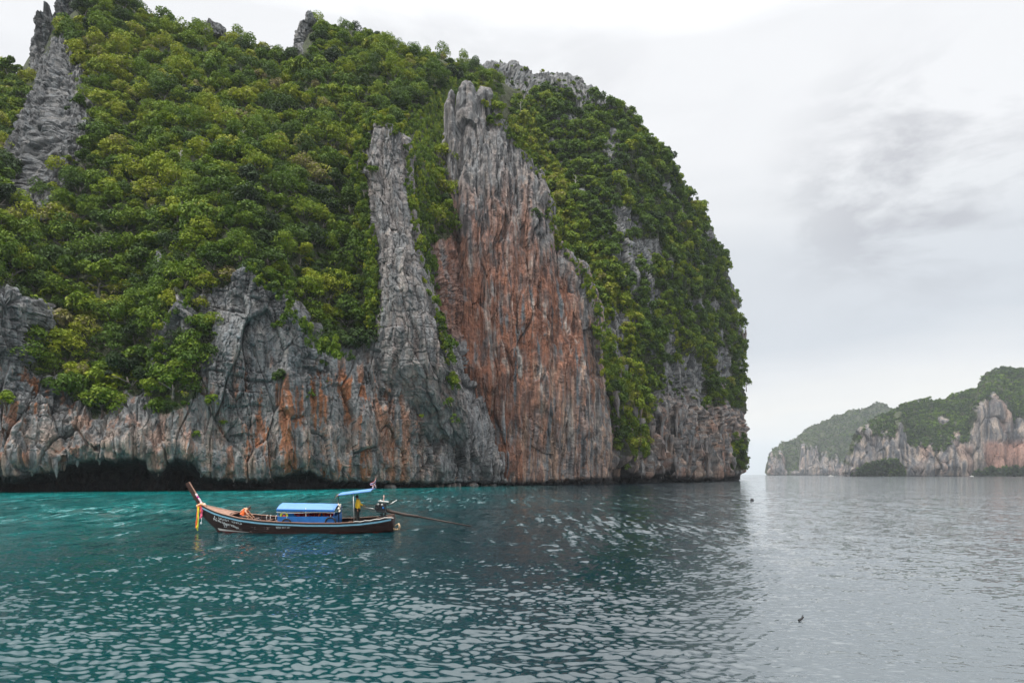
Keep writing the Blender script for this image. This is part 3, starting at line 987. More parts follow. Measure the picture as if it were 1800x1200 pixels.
# ------------------------------------------------------------------ far headlands across the bay
def far_land(name, label, px, top, Y0, lean, rock_top, seed, extra=None):
    wl = HZ + CAMH * FOC / Y0
    n1 = np.interp(px, *zip(*top)) + 2.0 * perlin(np.stack([px / 9, px * 0, px * 0], -1), seed)
    rt = np.interp(px, *zip(*rock_top))
    rt = np.maximum(rt, n1 + 2)
    wob_ = 14 * perlin(np.stack([px / 26, px * 0 + 3, px * 0], -1), seed + 1) / 1200 * Y0
    Y = Y0 + wob_
    rows = [(px * 0 + wl + 6, Y + 12), (px * 0 + wl, Y), (px * 0 + wl * 0.7 + rt * 0.3, Y - 4), (rt, Y + 10), (rt * 0.5 + n1 * 0.5, Y + lean * 0.45), (n1, Y + lean), (n1 + 20, Y + lean * 1.5)]
    P = sheet(px, rows, [4, 30, 50, 34, 30, 5], 2)
    x, y = project(P)
    d = 4 * ridged(P * np.array([1 / 55., 1 / 55., 1 / 400.]), 2, seed + 3) + 4.5 * fbm(P / 60.0, 3, seed + 5) + 4 * ridged(P * np.array([1 / 12., 1 / 12., 1 / 120.]), 2, seed + 8)
    v1, g1 = facets(P[..., 0] + 4 * perlin(P / 20.0, seed + 9), P[..., 2] + 9 * perlin(P / 30.0, seed + 10), 14.0, 45.0, seed + 11, 0.9)
    d += 5 * v1 - 2.5 * (1 - sstep(0, 2.5, g1))
    d = np.where(P[..., 2] < 1, d * 0.1, d)
    wv = 12 * perlin(np.stack([x / 14, y / 30, x * 0], -1), seed + 20) + 14 * perlin(np.stack([x / 4.5, y / 22, x * 0], -1), seed + 21)
    veg = 1.0 * (y < np.broadcast_to(rt, y.shape) + wv)
    if extra is not None:
        veg = extra(x, y, veg, wv)

    def colour(Pd):
        st = perlin(Pd * np.array([1 / 9., 1 / 9., 1 / 120.]), seed + 30) + 0.8 * perlin(Pd * np.array([1 / 4., 1 / 4., 1 / 60.]), seed + 31)
        st2 = perlin(Pd * np.array([1 / 24., 1 / 24., 1 / 150.]), seed + 32)
        c = np.broadcast_to(np.array([0.165, 0.150, 0.142]), Pd.shape).copy()
        c = lerp(c, np.array([0.075, 0.078, 0.085]), sstep(-0.05, 0.35, -st))
        c = lerp(c, np.array([0.31, 0.25, 0.205]), sstep(0.1, 0.6, st) * 0.8)
        c = lerp(c, np.array([0.30, 0.185, 0.135]), sstep(0.15, 0.55, st2) * 0.45)
        if extra is not None:
            c = lerp(c, np.array([0.30, 0.165, 0.125]), sstep(770, 785, y) * sstep(1722, 1740, x) * 0.8)
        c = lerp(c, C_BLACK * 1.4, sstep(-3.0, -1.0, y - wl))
        return lerp(c, C_SOIL * 0.9, veg)

    o, Pd, n = finish_sheet(name, P, d, colour, M_ROCK_FAR, label)
    return o, Pd, veg, x, y


FAR_TOP = [(1350, 830), (1353, 803), (1358, 796), (1376, 778), (1400, 768), (1430, 748), (1465, 731), (1490, 723), (1528, 716), (1536, 708), (1550, 707), (1562, 713), (1582, 722), (1640, 735), (1700, 740)]
NEAR_TOP = [(1486, 834), (1496, 800), (1508, 770), (1520, 753), (1550, 733), (1575, 722), (1592, 711), (1606, 706), (1634, 702), (1683, 700), (1697, 688), (1722, 684), (1728, 668), (1739, 655), (1756, 650), (1800, 648), (1850, 650), (1960, 690)]
FAR_ROCK = [(1350, 798), (1372, 800), (1380, 830), (1408, 830), (1410, 786), (1436, 786), (1440, 820), (1444, 804), (1470, 804), (1474, 818), (1492, 815), (1600, 800)]
NEAR_ROCK = [(1486, 800), (1497, 788), (1515, 760), (1540, 762), (1548, 770), (1572, 764), (1580, 745), (1590, 775), (1600, 790), (1620, 786), (1650, 788), (1680, 770), (1700, 775), (1708, 760), (1718, 725), (1730, 705), (1748, 692), (1764, 715), (1775, 745), (1800, 735), (1960, 740)]


def near_extra(x, y, veg, wv):
    bush = (((x - 1546) / 48) ** 2 + ((y - 838) / 27) ** 2 < 1 + wv * 0.02) | (((x - 1790) / 88) ** 2 + ((y - 842) / 22) ** 2 < 1 + wv * 0.02)
    rk = ((x - 1660) / 12) ** 2 + ((y - 746) / 7) ** 2 < 1
    return np.where(bush, 1.0, np.where(rk, 0.0, veg))


far1 = far_land('far_headland', 'farthest low green headland with pale cliffs fading in haze', np.arange(1350, 1705, 1.6), FAR_TOP, 2200.0, 260.0, FAR_ROCK, 700)
far2 = far_land('headland', 'long headland of pale streaked cliffs and green tops across the bay', np.arange(1486, 1962, 1.6), NEAR_TOP, 1120.0, 170.0, NEAR_ROCK, 740, near_extra)

# ------------------------------------------------------------------ the sea: one sheet of real waves out to the horizon
rowY = [-420, -200, -90, -40, -18, -6, 2, 6, 9]
yy = 1235.0
while yy > 833.75:
    rowY.append(CAMH * FOC / (yy - HZ))
    yy -= 0.72 if yy > 846 else (0.4 if yy > 837 else 0.2)
rowY = np.array(rowY + [5600.0, 6000.0])
inner = np.linspace(-0.80, 0.80, 640)
colC = np.concatenate([[-1.6, -1.35, -1.15, -1.02, -0.94, -0.88, -0.84], inner, [0.84, 0.88, 0.94, 1.02, 1.15, 1.35, 1.6]])
eff = np.maximum(rowY, 60.0 - rowY * 0.0)
eff = np.where(rowY < 40, np.maximum(np.abs(rowY) * 1.0, 11.0), rowY)
wide = np.where(np.abs(colC) > 0.82, 1.0, 0.0)
X = colC[None] * eff[:, None] + (wide * np.sign(colC))[None] * np.where(rowY < 300, 300 - rowY.clip(-400, 300), 0)[:, None] * (np.abs(colC)[None] - 0.80)
Yg = np.broadcast_to(rowY[:, None], X.shape).copy()
drow = np.abs(np.gradient(rowY))[:, None]
Z = np.zeros_like(X)
DX, DY = np.zeros_like(X), np.zeros_like(X)
wr = np.random.default_rng(5)
nw = 96
lam = np.exp(np.linspace(math.log(0.15), math.log(14.0), nw) + wr.normal(0, 0.05, nw))
ang = math.radians(-97) + wr.normal(0, 0.60, nw)
ph = wr.uniform(0, 6.283, nw)
# slope spectrum: most of the tilt sits in the quarter-metre to metre ripples
spec_ = np.exp(-((np.log(lam) - math.log(0.25)) / 0.85) ** 2) + 0.16 * (lam > 0.5) * np.exp(-((np.log(lam) - math.log(3.0)) / 1.0) ** 2) + 0.05
spec_ = spec_ / math.sqrt((spec_ ** 2).sum() / 2)
SLOPE = 0.245
gust = 1 + 0.75 * fbm(np.stack([X / 5, Yg / 8, X * 0], -1), 3, 801) + 0.6 * perlin(np.stack([X / 16, Yg / 26, X * 0], -1), 805)
gust = np.clip(gust, 0.35, 1.6)
kept = np.zeros_like(X)
for k in range(nw):
    kx, ky = 2 * math.pi / lam[k] * math.cos(ang[k]), 2 * math.pi / lam[k] * math.sin(ang[k])
    amp_ = SLOPE * spec_[k] * lam[k] / (2 * math.pi)
    fade = sstep(1.6, 3.2, lam[k] / np.maximum(drow * abs(math.sin(ang[k])), 1e-6))
    th = kx * X + ky * Yg + ph[k]
    a_ = amp_ * fade * gust
    kept += fade * spec_[k] ** 2 / 2
    Z += a_ * np.cos(th)
    DX -= 0.35 * a_ * math.cos(ang[k]) * np.sin(th)
    DY -= 0.35 * a_ * math.sin(ang[k]) * np.sin(th)
# crests that would stand steeper than water can are rounded off
gz = np.hypot(np.gradient(Z, axis=0) / np.maximum(np.abs(np.gradient(Yg, axis=0)), 1e-3), np.gradient(Z, axis=1) / np.maximum(np.abs(np.gradient(X, axis=1)), 1e-3))
soft = 1 / (1 + (gz / 0.62) ** 4)
for _ in range(3):
    soft = np.minimum(soft, smooth_cols(smooth_rows(soft, 2), 2))
Z *= soft
DX *= soft
DY *= soft
calm = sstep(3, 16, coast_Y(CX + FOC * X / np.maximum(Yg, 20)) - Yg)      # the lee of the cliff is calmer
calm = np.where((X < 170) & (Yg > 60), 0.35 + 0.65 * calm, 1.0)
calm = calm * (1 - 0.5 * sstep(0.12, 0.48, X / np.maximum(Yg, 12)))          # a smoother lane out in the bay
Pw = np.stack([X + DX * calm, Yg + DY * calm, Z * calm], -1)
# how deep it is: a pale shelf along the cliff, deep water beyond, painted sky sheen in the bay
pxw = CX + FOC * X / np.maximum(Yg, 12.0)
shore = np.clip(coast_Y(np.clip(pxw, -200, 1300)) - Yg, -50, 400)
wavy = fbm(np.stack([X / 26, Yg / 60, X * 0], -1), 3, 820)
shallow = np.exp(-np.abs(shore - 16) / (50 + 26 * wavy)) * (1 - sstep(-20, 45, X + 0.12 * Yg)) * sstep(-10, 6, shore)
shallow = np.clip(shallow * (1.0 + 0.7 * wavy), 0, 1)
reef = sstep(0.12, 0.34, fbm(np.stack([X / 17, Yg / 9, X * 0], -1), 3, 830)) * sstep(0.3, 0.75, shallow)
mid_ = (1 - sstep(-40, 30, X)) * 0.5
deep = np.array([0.0008, 0.012, 0.019])
teal = np.array([0.0001, 0.028, 0.038])
turq = np.array([0.0003, 0.195, 0.190])
cw = np.broadcast_to(deep, X.shape + (3,)).copy()
cw = lerp(cw, teal, np.clip(mid_ * 2 * (0.75 + 0.8 * wavy), 0, 1))
cw = lerp(cw, turq, np.clip(shallow * 1.15, 0, 1))
cw = lerp(cw, np.array([0.020, 0.085, 0.070]), reef * 0.75)
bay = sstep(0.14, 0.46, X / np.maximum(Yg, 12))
cw = lerp(cw, np.array([0.085, 0.102, 0.112]), bay)  # pale grey laid into the bay's colour, standing in for sky reflection
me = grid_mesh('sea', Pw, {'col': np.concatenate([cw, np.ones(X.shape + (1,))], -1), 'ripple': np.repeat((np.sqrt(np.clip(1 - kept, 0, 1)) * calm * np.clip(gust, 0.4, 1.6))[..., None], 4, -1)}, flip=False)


def sea_material():
    m = bpy.data.materials.new('sea_water')
    m.use_nodes = True
    t = m.node_tree
    b = t.nodes['Principled BSDF']
    a = N(t, 'ShaderNodeAttribute', attribute_name='col')
    L(t, a.outputs['Color'], b.inputs['Base Color'])
    b.inputs['Roughness'].default_value = 0.06
    b.inputs['IOR'].default_value = 1.7
    geo = N(t, 'ShaderNodeNewGeometry')
    rip = N(t, 'ShaderNodeAttribute', attribute_name='ripple')
    # ripples too small for the mesh tilt the surface directly
    def slope_noise(layers):
        tot = None
        for sc_, w_, st_ in layers:
            mp = N(t, 'ShaderNodeMapping', inp={'Scale': st_, 'Rotation': (0, 0, 0.06), 'Location': (sc_ * 7, sc_ * 3, 0)})
            L(t, geo.outputs['Position'], mp.inputs[0])
            n1 = N(t, 'ShaderNodeTexNoise', inp={'Scale': sc_, 'Detail': 2.0, 'Roughness': 0.5})
            L(t, mp.outputs[0], n1.inputs['Vector'])
            v = N(t, 'ShaderNodeVectorMath', operation='SUBTRACT')
            L(t, n1.outputs['Color'], v.inputs[0])
            v.inputs[1].default_value = (0.5, 0.5, 0.5)
            v2 = N(t, 'ShaderNodeVectorMath', operation='MULTIPLY')
            L(t, v.outputs[0], v2.inputs[0])
            v2.inputs[1].default_value = (w_ * 0.7, w_, 0.0)
            if tot is None:
                tot = v2.outputs[0]
            else:
                ad = N(t, 'ShaderNodeVectorMath', operation='ADD')
                L(t, tot, ad.inputs[0])
                L(t, v2.outputs[0], ad.inputs[1])
                tot = ad.outputs[0]
        return tot

    def scaled(v, f):
        k_ = N(t, 'ShaderNodeVectorMath', operation='SCALE')
        L(t, v, k_.inputs[0])
        L(t, f, k_.inputs['Scale'])
        return k_.outputs[0]

    r1 = rip.outputs['Fac']
    near = scaled(slope_noise(((9.0, 0.8, (0.6, 1.0, 1.0)), (3.6, 1.0, (0.55, 1.0, 1.0)))), math_node(t, 'MULTIPLY_ADD', r1, 0.45, 0.46))
    far = scaled(slope_noise(((1.0, 1.25, (2.4, 0.30, 1.0)), (0.4, 0.8, (3.0, 0.14, 1.0)))), math_node(t, 'MULTIPLY', r1, math_node(t, 'MULTIPLY', r1, 0.95)))
    k_ = N(t, 'ShaderNodeVectorMath', operation='ADD')
    L(t, near, k_.inputs[0])
    L(t, far, k_.inputs[1])
    ad = N(t, 'ShaderNodeVectorMath', operation='ADD')
    L(t, geo.outputs['Normal'], ad.inputs[0])
    L(t, k_.outputs[0], ad.inputs[1])
    nm = N(t, 'ShaderNodeVectorMath', operation='NORMALIZE')
    L(t, ad.outputs[0], nm.inputs[0])
    L(t, nm.outputs[0], b.inputs['Normal'])
    return m


sea = link_mesh('sea', me, sea_material())
tag(sea, 'rippled teal and silver sea water', kind='structure')

# ------------------------------------------------------------------ sea air
hb = MB().box((1000, 2800, 143.5), (23000, 6900, 315))

hm = bpy.data.materials.new('sea_haze')
hm.use_nodes = True
ht = hm.node_tree
ht.nodes.clear()
pv = N(ht, 'ShaderNodeVolumePrincipled', inp={'Color': (0.86, 0.93, 1.0, 1), 'Density': 0.00008, 'Anisotropy': 0.0})
ho = N(ht, 'ShaderNodeOutputMaterial')
L(ht, pv.outputs[0], ho.inputs['Volume'])
haze = hb.build('haze', hm)
tag(haze, 'thin pale sea haze over the bay', kind='stuff')

# ------------------------------------------------------------------ vegetation
def leaf_material(name, stops, sat=1.0):
    m = bpy.data.materials.new(name)
    m.use_nodes = True
    t = m.node_tree
    t.nodes.clear()
    at_ = N(t, 'ShaderNodeAttribute', attribute_name='tint', attribute_type='INSTANCER')
    cl = N(t, 'ShaderNodeAttribute', attribute_name='clump')
    f = math_node(t, 'ADD', at_.outputs['Fac'], math_node(t, 'MULTIPLY', math_node(t, 'SUBTRACT', cl.outputs['Fac'], 0.5), 0.40))
    c = ramp(t, f, stops)
    d = N(t, 'ShaderNodeBsdfPrincipled', inp={'Roughness': 0.62, 'Specular IOR Level': 0.18})
    L(t, c, d.inputs['Base Color'])
    tr = N(t, 'ShaderNodeBsdfTranslucent')
    L(t, mix_col(t, 1.0, c, (1.15, 1.25, 0.6), 'MULTIPLY'), tr.inputs[0])
    mx = N(t, 'ShaderNodeMixShader', inp={0: 0.16})
    L(t, d.outputs[0], mx.inputs[1])
    L(t, tr.outputs[0], mx.inputs[2])
    o = N(t, 'ShaderNodeOutputMaterial')
    L(t, mx.outputs[0], o.inputs[0])
    return m


LEAF = leaf_material('leaves', [(0.0, (0.024, 0.042, 0.018)), (0.22, (0.046, 0.082, 0.018)), (0.45, (0.082, 0.142, 0.014)), (0.68, (0.155, 0.215, 0.014)), (0.86, (0.245, 0.270, 0.016)), (0.93, (0.26, 0.27, 0.04)), (1.0, (0.20, 0.17, 0.09))])
BARK = mat('bark', (0.16, 0.14, 0.12), 0.9, noise=0.4, nscale=3.0, bump=0.4)


def crown_mesh(name, seed, lobes, leaves, leaf, flat=0.8, tall=1.0, hang=0.0):
    """unit crown: radius about 1, base near z=0.25, made of leaf blades spread over lumpy lobes"""
    r = np.random.default_rng(seed)
    cs, rs = [], []
    for k in range(lobes):
        th = 2 * math.pi * (k * 0.618 + r.uniform(-0.1, 0.1))
        q = math.sqrt((k + 0.5) / lobes)
        rad = 0.70 * q * r.uniform(0.8, 1.28)
        hgt = (0.50 + 0.75 * flat * math.sqrt(max(0, 1 - q * q)) + r.uniform(-0.22, 0.22)) * tall - hang * q * r.uniform(0.2, 1.0)
        cs.append((rad * math.cos(th), rad * math.sin(th), hgt))
        rs.append(r.uniform(0.17, 0.46) * (1.15 - 0.3 * q))
    cs, rs = np.array(cs), np.array(rs)
    w = rs ** 2
    li = r.choice(lobes, leaves, p=w / w.sum())
    u = r.normal(size=(leaves, 3))
    u[:, 2] = np.where(r.uniform(size=leaves) < 0.62, np.abs(u[:, 2]), u[:, 2])
    u /= np.linalg.norm(u, axis=1)[:, None]
    shell = r.uniform(0.72, 1.08, leaves)[:, None]
    c = cs[li] + u * rs[li][:, None] * shell * np.array([1.1, 1.1, 1.0])
    nrm = u + r.normal(size=(leaves, 3)) * 0.62 + np.array([0, 0, 0.35])
    nrm /= np.linalg.norm(nrm, axis=1)[:, None]
    ref = r.normal(size=(leaves, 3))
    t1 = np.cross(nrm, ref)
    t1 /= np.linalg.norm(t1, axis=1)[:, None]
    t2 = np.cross(nrm, t1)
    s = leaf * r.uniform(0.6, 1.35, leaves)[:, None]
    drop = -0.25 * s * nrm
    V = np.stack([c - t1 * s * 1.2 + drop, c - t2 * s * 0.55, c + t1 * s * 1.2 + drop, c + t2 * s * 0.55], 1).reshape(-1, 3)
    me = bpy.data.meshes.new(name)
    me.vertices.add(len(V))
    me.vertices.foreach_set('co', V.reshape(-1).astype(np.float32))
    me.loops.add(leaves * 4)
    me.loops.foreach_set('vertex_index', np.arange(leaves * 4, dtype=np.int32))
    me.polygons.add(leaves)
    me.polygons.foreach_set('loop_start', np.arange(0, leaves * 4, 4, dtype=np.int32))
    a = me.attributes.new('clump', 'FLOAT', 'POINT')
    lc = r.uniform(0, 1, lobes)[li] * 0.7 + 0.3 * r.uniform(0, 1, leaves)
    a.data.foreach_set('value', np.repeat(lc, 4).astype(np.float32))
    me.update(calc_edges=True)
    me.materials.append(LEAF)
    return me


def trunk_mesh(name, seed):
    r = random.Random(seed)
    m = MB()
    bend = r.uniform(-0.15, 0.15)
    m.tube([(0, 0, -0.35), (bend * 0.3, 0.02, 0.1), (bend, 0.05, 0.45), (bend * 1.2, 0.02, 0.8)], [0.075, 0.06, 0.045, 0.02], 7)
    for k in range(4):
        a = k * 1.6 + r.uniform(-0.3, 0.3)
        z = 0.25 + 0.1 * k
        m.tube([(bend * z, 0.03, z), (0.3 * math.cos(a), 0.3 * math.sin(a), z + 0.22), (0.55 * math.cos(a), 0.55 * math.sin(a), z + 0.34)], [0.035, 0.024, 0.01], 5)
    me = m.mesh(name)
    me.materials.append(BARK)
    return me


BIG = [crown_mesh('crown', 20 + k, (9, 15, 22, 12, 18, 7, 26, 13, 16, 20)[k], 1500, (0.075, 0.06, 0.065, 0.09, 0.07, 0.085, 0.055, 0.1, 0.06, 0.075)[k], (0.7, 1.0, 0.85, 0.55, 1.15, 0.9, 0.75, 0.6, 1.25, 0.8)[k], (1.0, 1.1, 0.9, 0.85, 1.2, 1.3, 1.0, 0.9, 1.15, 1.05)[k]) for k in range(10)]
MIDC = [crown_mesh('crown', 40 + k, 8 + k % 3, 700, 0.105, 0.9, 0.95 + 0.15 * (k % 3)) for k in range(6)]
SMALL = [crown_mesh('leaf_clump', 60 + k, 5, 230, 0.16, 0.8, 0.9) for k in range(4)]
VINE = [crown_mesh('vine_clump', 80 + k, 7, 420, 0.12, 0.6, 0.9, 0.9) for k in range(3)]
FARC = [crown_mesh('leaf_clump', 90 + k, 4, 46, 0.30, 0.9, 1.0) for k in range(4)]
TRUNKS = [trunk_mesh('trunk', k) for k in range(5)]


def variants(meshes, name):
    c = bpy.data.collections.new(name)
    for k, me in enumerate(meshes):
        o = bpy.data.objects.new('%s_%02d' % (name, k), me)
        c.objects.link(o)
    return c


ALL = BIG + MIDC + SMALL + VINE
V_ALL = variants(ALL, 'leaf_kind')
V_FAR = variants(FARC, 'far_leaf_kind')
I_BIG, I_MID, I_SMALL, I_VINE = 0, len(BIG), len(BIG) + len(MIDC), len(BIG) + len(MIDC) + len(SMALL)


def scatter_group(coll):
    g = bpy.data.node_groups.new('scatter', 'GeometryNodeTree')
    g.interface.new_socket('Geometry', in_out='INPUT', socket_type='NodeSocketGeometry')
    g.interface.new_socket('Geometry', in_out='OUTPUT', socket_type='NodeSocketGeometry')
    gi, go = g.nodes.new('NodeGroupInput'), g.nodes.new('NodeGroupOutput')
    ci = g.nodes.new('GeometryNodeCollectionInfo')
    ci.inputs['Collection'].default_value = coll
    ci.inputs['Separate Children'].default_value = True
    ci.inputs['Reset Children'].default_value = True
    iop = g.nodes.new('GeometryNodeInstanceOnPoints')
    iop.inputs['Pick Instance'].default_value = True

    def named(nm, ty):
        n = g.nodes.new('GeometryNodeInputNamedAttribute')
        n.data_type = ty
        n.inputs['Name'].default_value = nm
        return n.outputs['Attribute']
    g.links.new(gi.outputs[0], iop.inputs['Points'])
    g.links.new(ci.outputs[0], iop.inputs['Instance'])
    g.links.new(named('which', 'INT'), iop.inputs['Instance Index'])
    e2r = g.nodes.new('FunctionNodeEulerToRotation')
    g.links.new(named('rot', 'FLOAT_VECTOR'), e2r.inputs[0])
    g.links.new(e2r.outputs[0], iop.inputs['Rotation'])
    g.links.new(named('size', 'FLOAT_VECTOR'), iop.inputs['Scale'])
    g.links.new(iop.outputs[0], go.inputs[0])
    return g


G_ALL, G_FAR = scatter_group(V_ALL), scatter_group(V_FAR)


def scatter_object(name, pts, label, group):
    """pts: list of (pos, which, rot, size, tint)"""
    me = bpy.data.meshes.new(name)
    n = len(pts)
    me.vertices.add(n)
    me.vertices.foreach_set('co', np.array([p[0] for p in pts], np.float32).reshape(-1))
    for nm, ty, k, fld in (('which', 'INT', 1, 'value'), ('rot', 'FLOAT_VECTOR', 2, 'vector'), ('size', 'FLOAT_VECTOR', 3, 'vector'), ('tint', 'FLOAT', 4, 'value')):
        a = me.attributes.new(nm, ty, 'POINT')
        v = np.array([p[k] for p in pts], np.int32 if ty == 'INT' else np.float32)
        a.data.foreach_set(fld, v.reshape(-1))
    o = bpy.data.objects.new(name, me)
    COL.objects.link(o)
    md = o.modifiers.new('scatter', 'NODES')
    md.node_group = group
    return tag(o, label, kind='stuff')


def sample(P, n, w, count, rg):
    """random points on a sheet, weighted"""
    ww = w[:-1, :-1].reshape(-1)
    ii = rg.choice(len(ww), count, p=ww / ww.sum())
    r, c = np.divmod(ii, w.shape[1] - 1)
    a, b = rg.uniform(size=(2, count, 1))
    p = P[r, c] * (1 - a) * (1 - b) + P[r + 1, c] * a * (1 - b) + P[r, c + 1] * (1 - a) * b + P[r + 1, c + 1] * a * b
    return p, n[r, c]


def cell_area_px(x, y):
    ax = x[1:, 1:] - x[:-1, :-1]
    ay = y[1:, 1:] - y[:-1, :-1]
    bx = x[1:, :-1] - x[:-1, 1:]
    by = y[1:, :-1] - y[:-1, 1:]
    A = np.zeros(x.shape)
    A[:-1, :-1] = np.abs(ax * by - ay * bx) / 2
    return A


class Spacing:
    def __init__(self, cell):
        self.c, self.d = cell, {}

    def ok(self, p, r):
        k = tuple(int(math.floor(v / self.c)) for v in p)
        R = int(math.ceil(r / self.c))
        for i in range(-R, R + 1):
            for j in range(-R, R + 1):
                for m in range(-R, R + 1):
                    for q, rq in self.d.get((k[0] + i, k[1] + j, k[2] + m), ()):
                        if (q[0] - p[0]) ** 2 + (q[1] - p[1]) ** 2 + (q[2] - p[2]) ** 2 < (0.5 * (r + rq)) ** 2:
                            return False
        self.d.setdefault(k, []).append((p, r))
        return True


def plant(P, n, x, y, mask, tries, size_fn, tint_fn, kind_fn, rg, space=0.62, lift=0.0):
    A = cell_area_px(x, y)
    w = A * mask + 1e-12
    pts, nr = sample(P, n, w, tries, rg)
    X_, Y_ = project(pts)
    D = size_fn(X_, Y_, rg)
    T = tint_fn(pts, X_, Y_, rg)
    order = np.argsort(-D)
    sp_ = Spacing(2.5)
    out = []
    for k in order:
        p = tuple(pts[k])
        if not sp_.ok(p, D[k] * space):
            continue
        which, sc = kind_fn(X_[k], Y_[k], D[k], rg)
        tl = Vector((nr[k][0], nr[k][1], 0)) * 0.35
        rot = (-tl.y * 0.5 + rg.normal(0, 0.08), tl.x * 0.5 + rg.normal(0, 0.08), rg.uniform(0, 6.283))
        q = np.array(p) + nr[k] * lift * D[k] - np.array([0, 0, 0.22 * D[k]])
        out.append((q, which, rot, sc, float(np.clip(T[k], 0, 0.99)), X_[k], Y_[k], D[k]))
    return out


rgv = np.random.default_rng(21)

# --- the left hill
vis = (yA < np.broadcast_to(WATER(pxA), yA.shape)) & (np.arange(PA.shape[0])[:, None] < PA.shape[0] - 6)
maskA = vA * vis * (xA < 880)
for ol in (sp[0][1], sp[1][1], sp[3][1], sp[5][1]):          # keep the bare spires clear
    oo = np.array(ol)
    wid = (oo[:, 2] - oo[:, 1]).max()
    ml, mr = (22, 14) if wid > 80 else (-9, -3)
    inside = (yA > oo[0, 0]) & (yA < oo[-1, 0]) & (xA > np.interp(yA, oo[:, 0], oo[:, 1]) + ml) & (xA < np.interp(yA, oo[:, 0], oo[:, 2]) - mr)
    if wid > 80:
        inside &= xA > np.interp(yA, [60, 200, 240, 300, 380], [92, 44, 26, 10, -8])
    maskA = np.where(inside, 0.0, maskA)
gul = in_poly(xA, yA, GULLY)


def size_A(x, y, rg):
    d = np.exp(rg.normal(math.log(3.1), 0.50, len(x)))
    d *= np.interp(y, [0, 250, 450, 650], [1.05, 1.0, 1.15, 1.2])
    return np.clip(d, 1.5, 9.0)


def tint_A(p, x, y, rg):
    zone = fbm(p / 17.0, 2, 900)
    t = 0.53 + 0.36 * zone + rg.normal(0, 0.18, len(x))
    t += 0.16 * np.exp(-(((x - 190) / 130) ** 2 + ((y - 130) / 80) ** 2)) + 0.12 * np.exp(-(((x - 620) / 60) ** 2 + ((y - 110) / 40) ** 2))
    t -= 0.10 * sstep(380, 520, x) * sstep(300, 460, y)
    t -= 0.08 * sstep(560, 660, y)
    t = np.where(rg.uniform(size=len(x)) < 0.012, 0.99, np.minimum(t, 0.88))
    return t


def kind_A(x, y, d, rg):
    if d > 3.3:
        return I_BIG + int(rg.integers(len(BIG))), (d / 2 * rg.uniform(0.9, 1.1), d / 2 * rg.uniform(0.9, 1.1), d / 2 * rg.uniform(0.85, 1.2))
    if d > 2.3:
        return I_MID + int(rg.integers(len(MIDC))), (d / 2, d / 2, d / 2 * rg.uniform(0.8, 1.2))
    return I_SMALL + int(rg.integers(len(SMALL))), (d / 2, d / 2, d / 2 * rg.uniform(0.8, 1.2))


treesA = plant(PAd, nA, xA, yA, maskA * (~gul), 21000, size_A, tint_A, kind_A, rgv, 0.58)
small_fn = lambda x, y, rg: rg.uniform(1.1, 2.1, len(x))
kind_S = lambda x, y, d, rg: (I_SMALL + int(rg.integers(len(SMALL))), (d / 2, d / 2, d / 2 * rg.uniform(0.8, 1.3)))
fillA = plant(PAd, nA, xA, yA, maskA * (~gul), 9000, small_fn, lambda p, x, y, rg: tint_A(p, x, y, rg) - 0.08, kind_S, rgv, 0.75, 0.15)
kind_V = lambda x, y, d, rg: (I_VINE + int(rg.integers(len(VINE))), (d * 0.42, d * 0.42, d * rg.uniform(0.7, 1.2)))
gulV = plant(PAd, nA, xA, yA, maskA * gul, 2600, lambda x, y, rg: rg.uniform(1.6, 3.4, len(x)), lambda p, x, y, rg: 0.50 + 0.22 * fbm(p / 8.0, 2, 905) - 0.12 * sstep(300, 450, y) + rg.normal(0, 0.10, len(x)), kind_V, rgv, 0.55)

# --- the cape mountain
visD = (np.arange(PD.shape[0])[:, None] < PD.shape[0] - 4) & (yD < np.interp(xD, [780, 1300], [852, 840])) & (xD > 800)
maskD = (vD > 0.5) * visD * 1.0
sparseD = ((vD > 0.02) & (vD <= 0.5)) * visD * 1.0


def size_D(x, y, rg):
    return np.clip(np.exp(rg.normal(math.log(4.0), 0.42, len(x))), 1.9, 9.0)


def tint_D(p, x, y, rg):
    t = 0.47 + 0.30 * fbm(p / 22.0, 2, 910) + rg.normal(0, 0.14, len(x))
    edge = np.interp(y, [160, 280, 360, 430, 480, 560, 650, 760], [850, 925, 970, 985, 1035, 1062, 1075, 1100])
    t += 0.30 * np.exp(-((x - edge - 22) / 26) ** 2) * sstep(200, 300, y)
    return np.minimum(t, 0.84)


def kind_D(x, y, d, rg):
    if d > 3.6:
        return I_MID + int(rg.integers(len(MIDC))), (d / 2, d / 2, d / 2 * rg.uniform(0.85, 1.2))
    return I_SMALL + int(rg.integers(len(SMALL))), (d / 2, d / 2, d / 2 * rg.uniform(0.85, 1.25))


treesD = plant(PDd, nD, xD, yD, maskD, 20000, size_D, tint_D, kind_D, rgv, 0.50)
sparse = plant(PDd, nD, xD, yD, sparseD, 420, lambda x, y, rg: rg.uniform(1.6, 3.6, len(x)), tint_D, kind_D, rgv, 0.6)
fillD = sparse + plant(PDd, nD, xD, yD, maskD, 9000, lambda x, y, rg: rg.uniform(1.6, 2.8, len(x)), lambda p, x, y, rg: tint_D(p, x, y, rg) - 0.05, kind_S, rgv, 0.75, 0.15)
strip_m = maskD * (np.abs(xD - np.interp(yD, [160, 280, 360, 430, 480, 560, 650, 760], [850, 925, 970, 985, 1035, 1062, 1075, 1100]) - 20) < 26) * (yD > 230)
stripV = plant(PDd, nD, xD, yD, strip_m, 2600, lambda x, y, rg: rg.uniform(2.0, 4.0, len(x)), lambda p, x, y, rg: np.minimum(0.62 + rg.normal(0, 0.12, len(x)), 0.86), kind_V, rgv, 0.5)

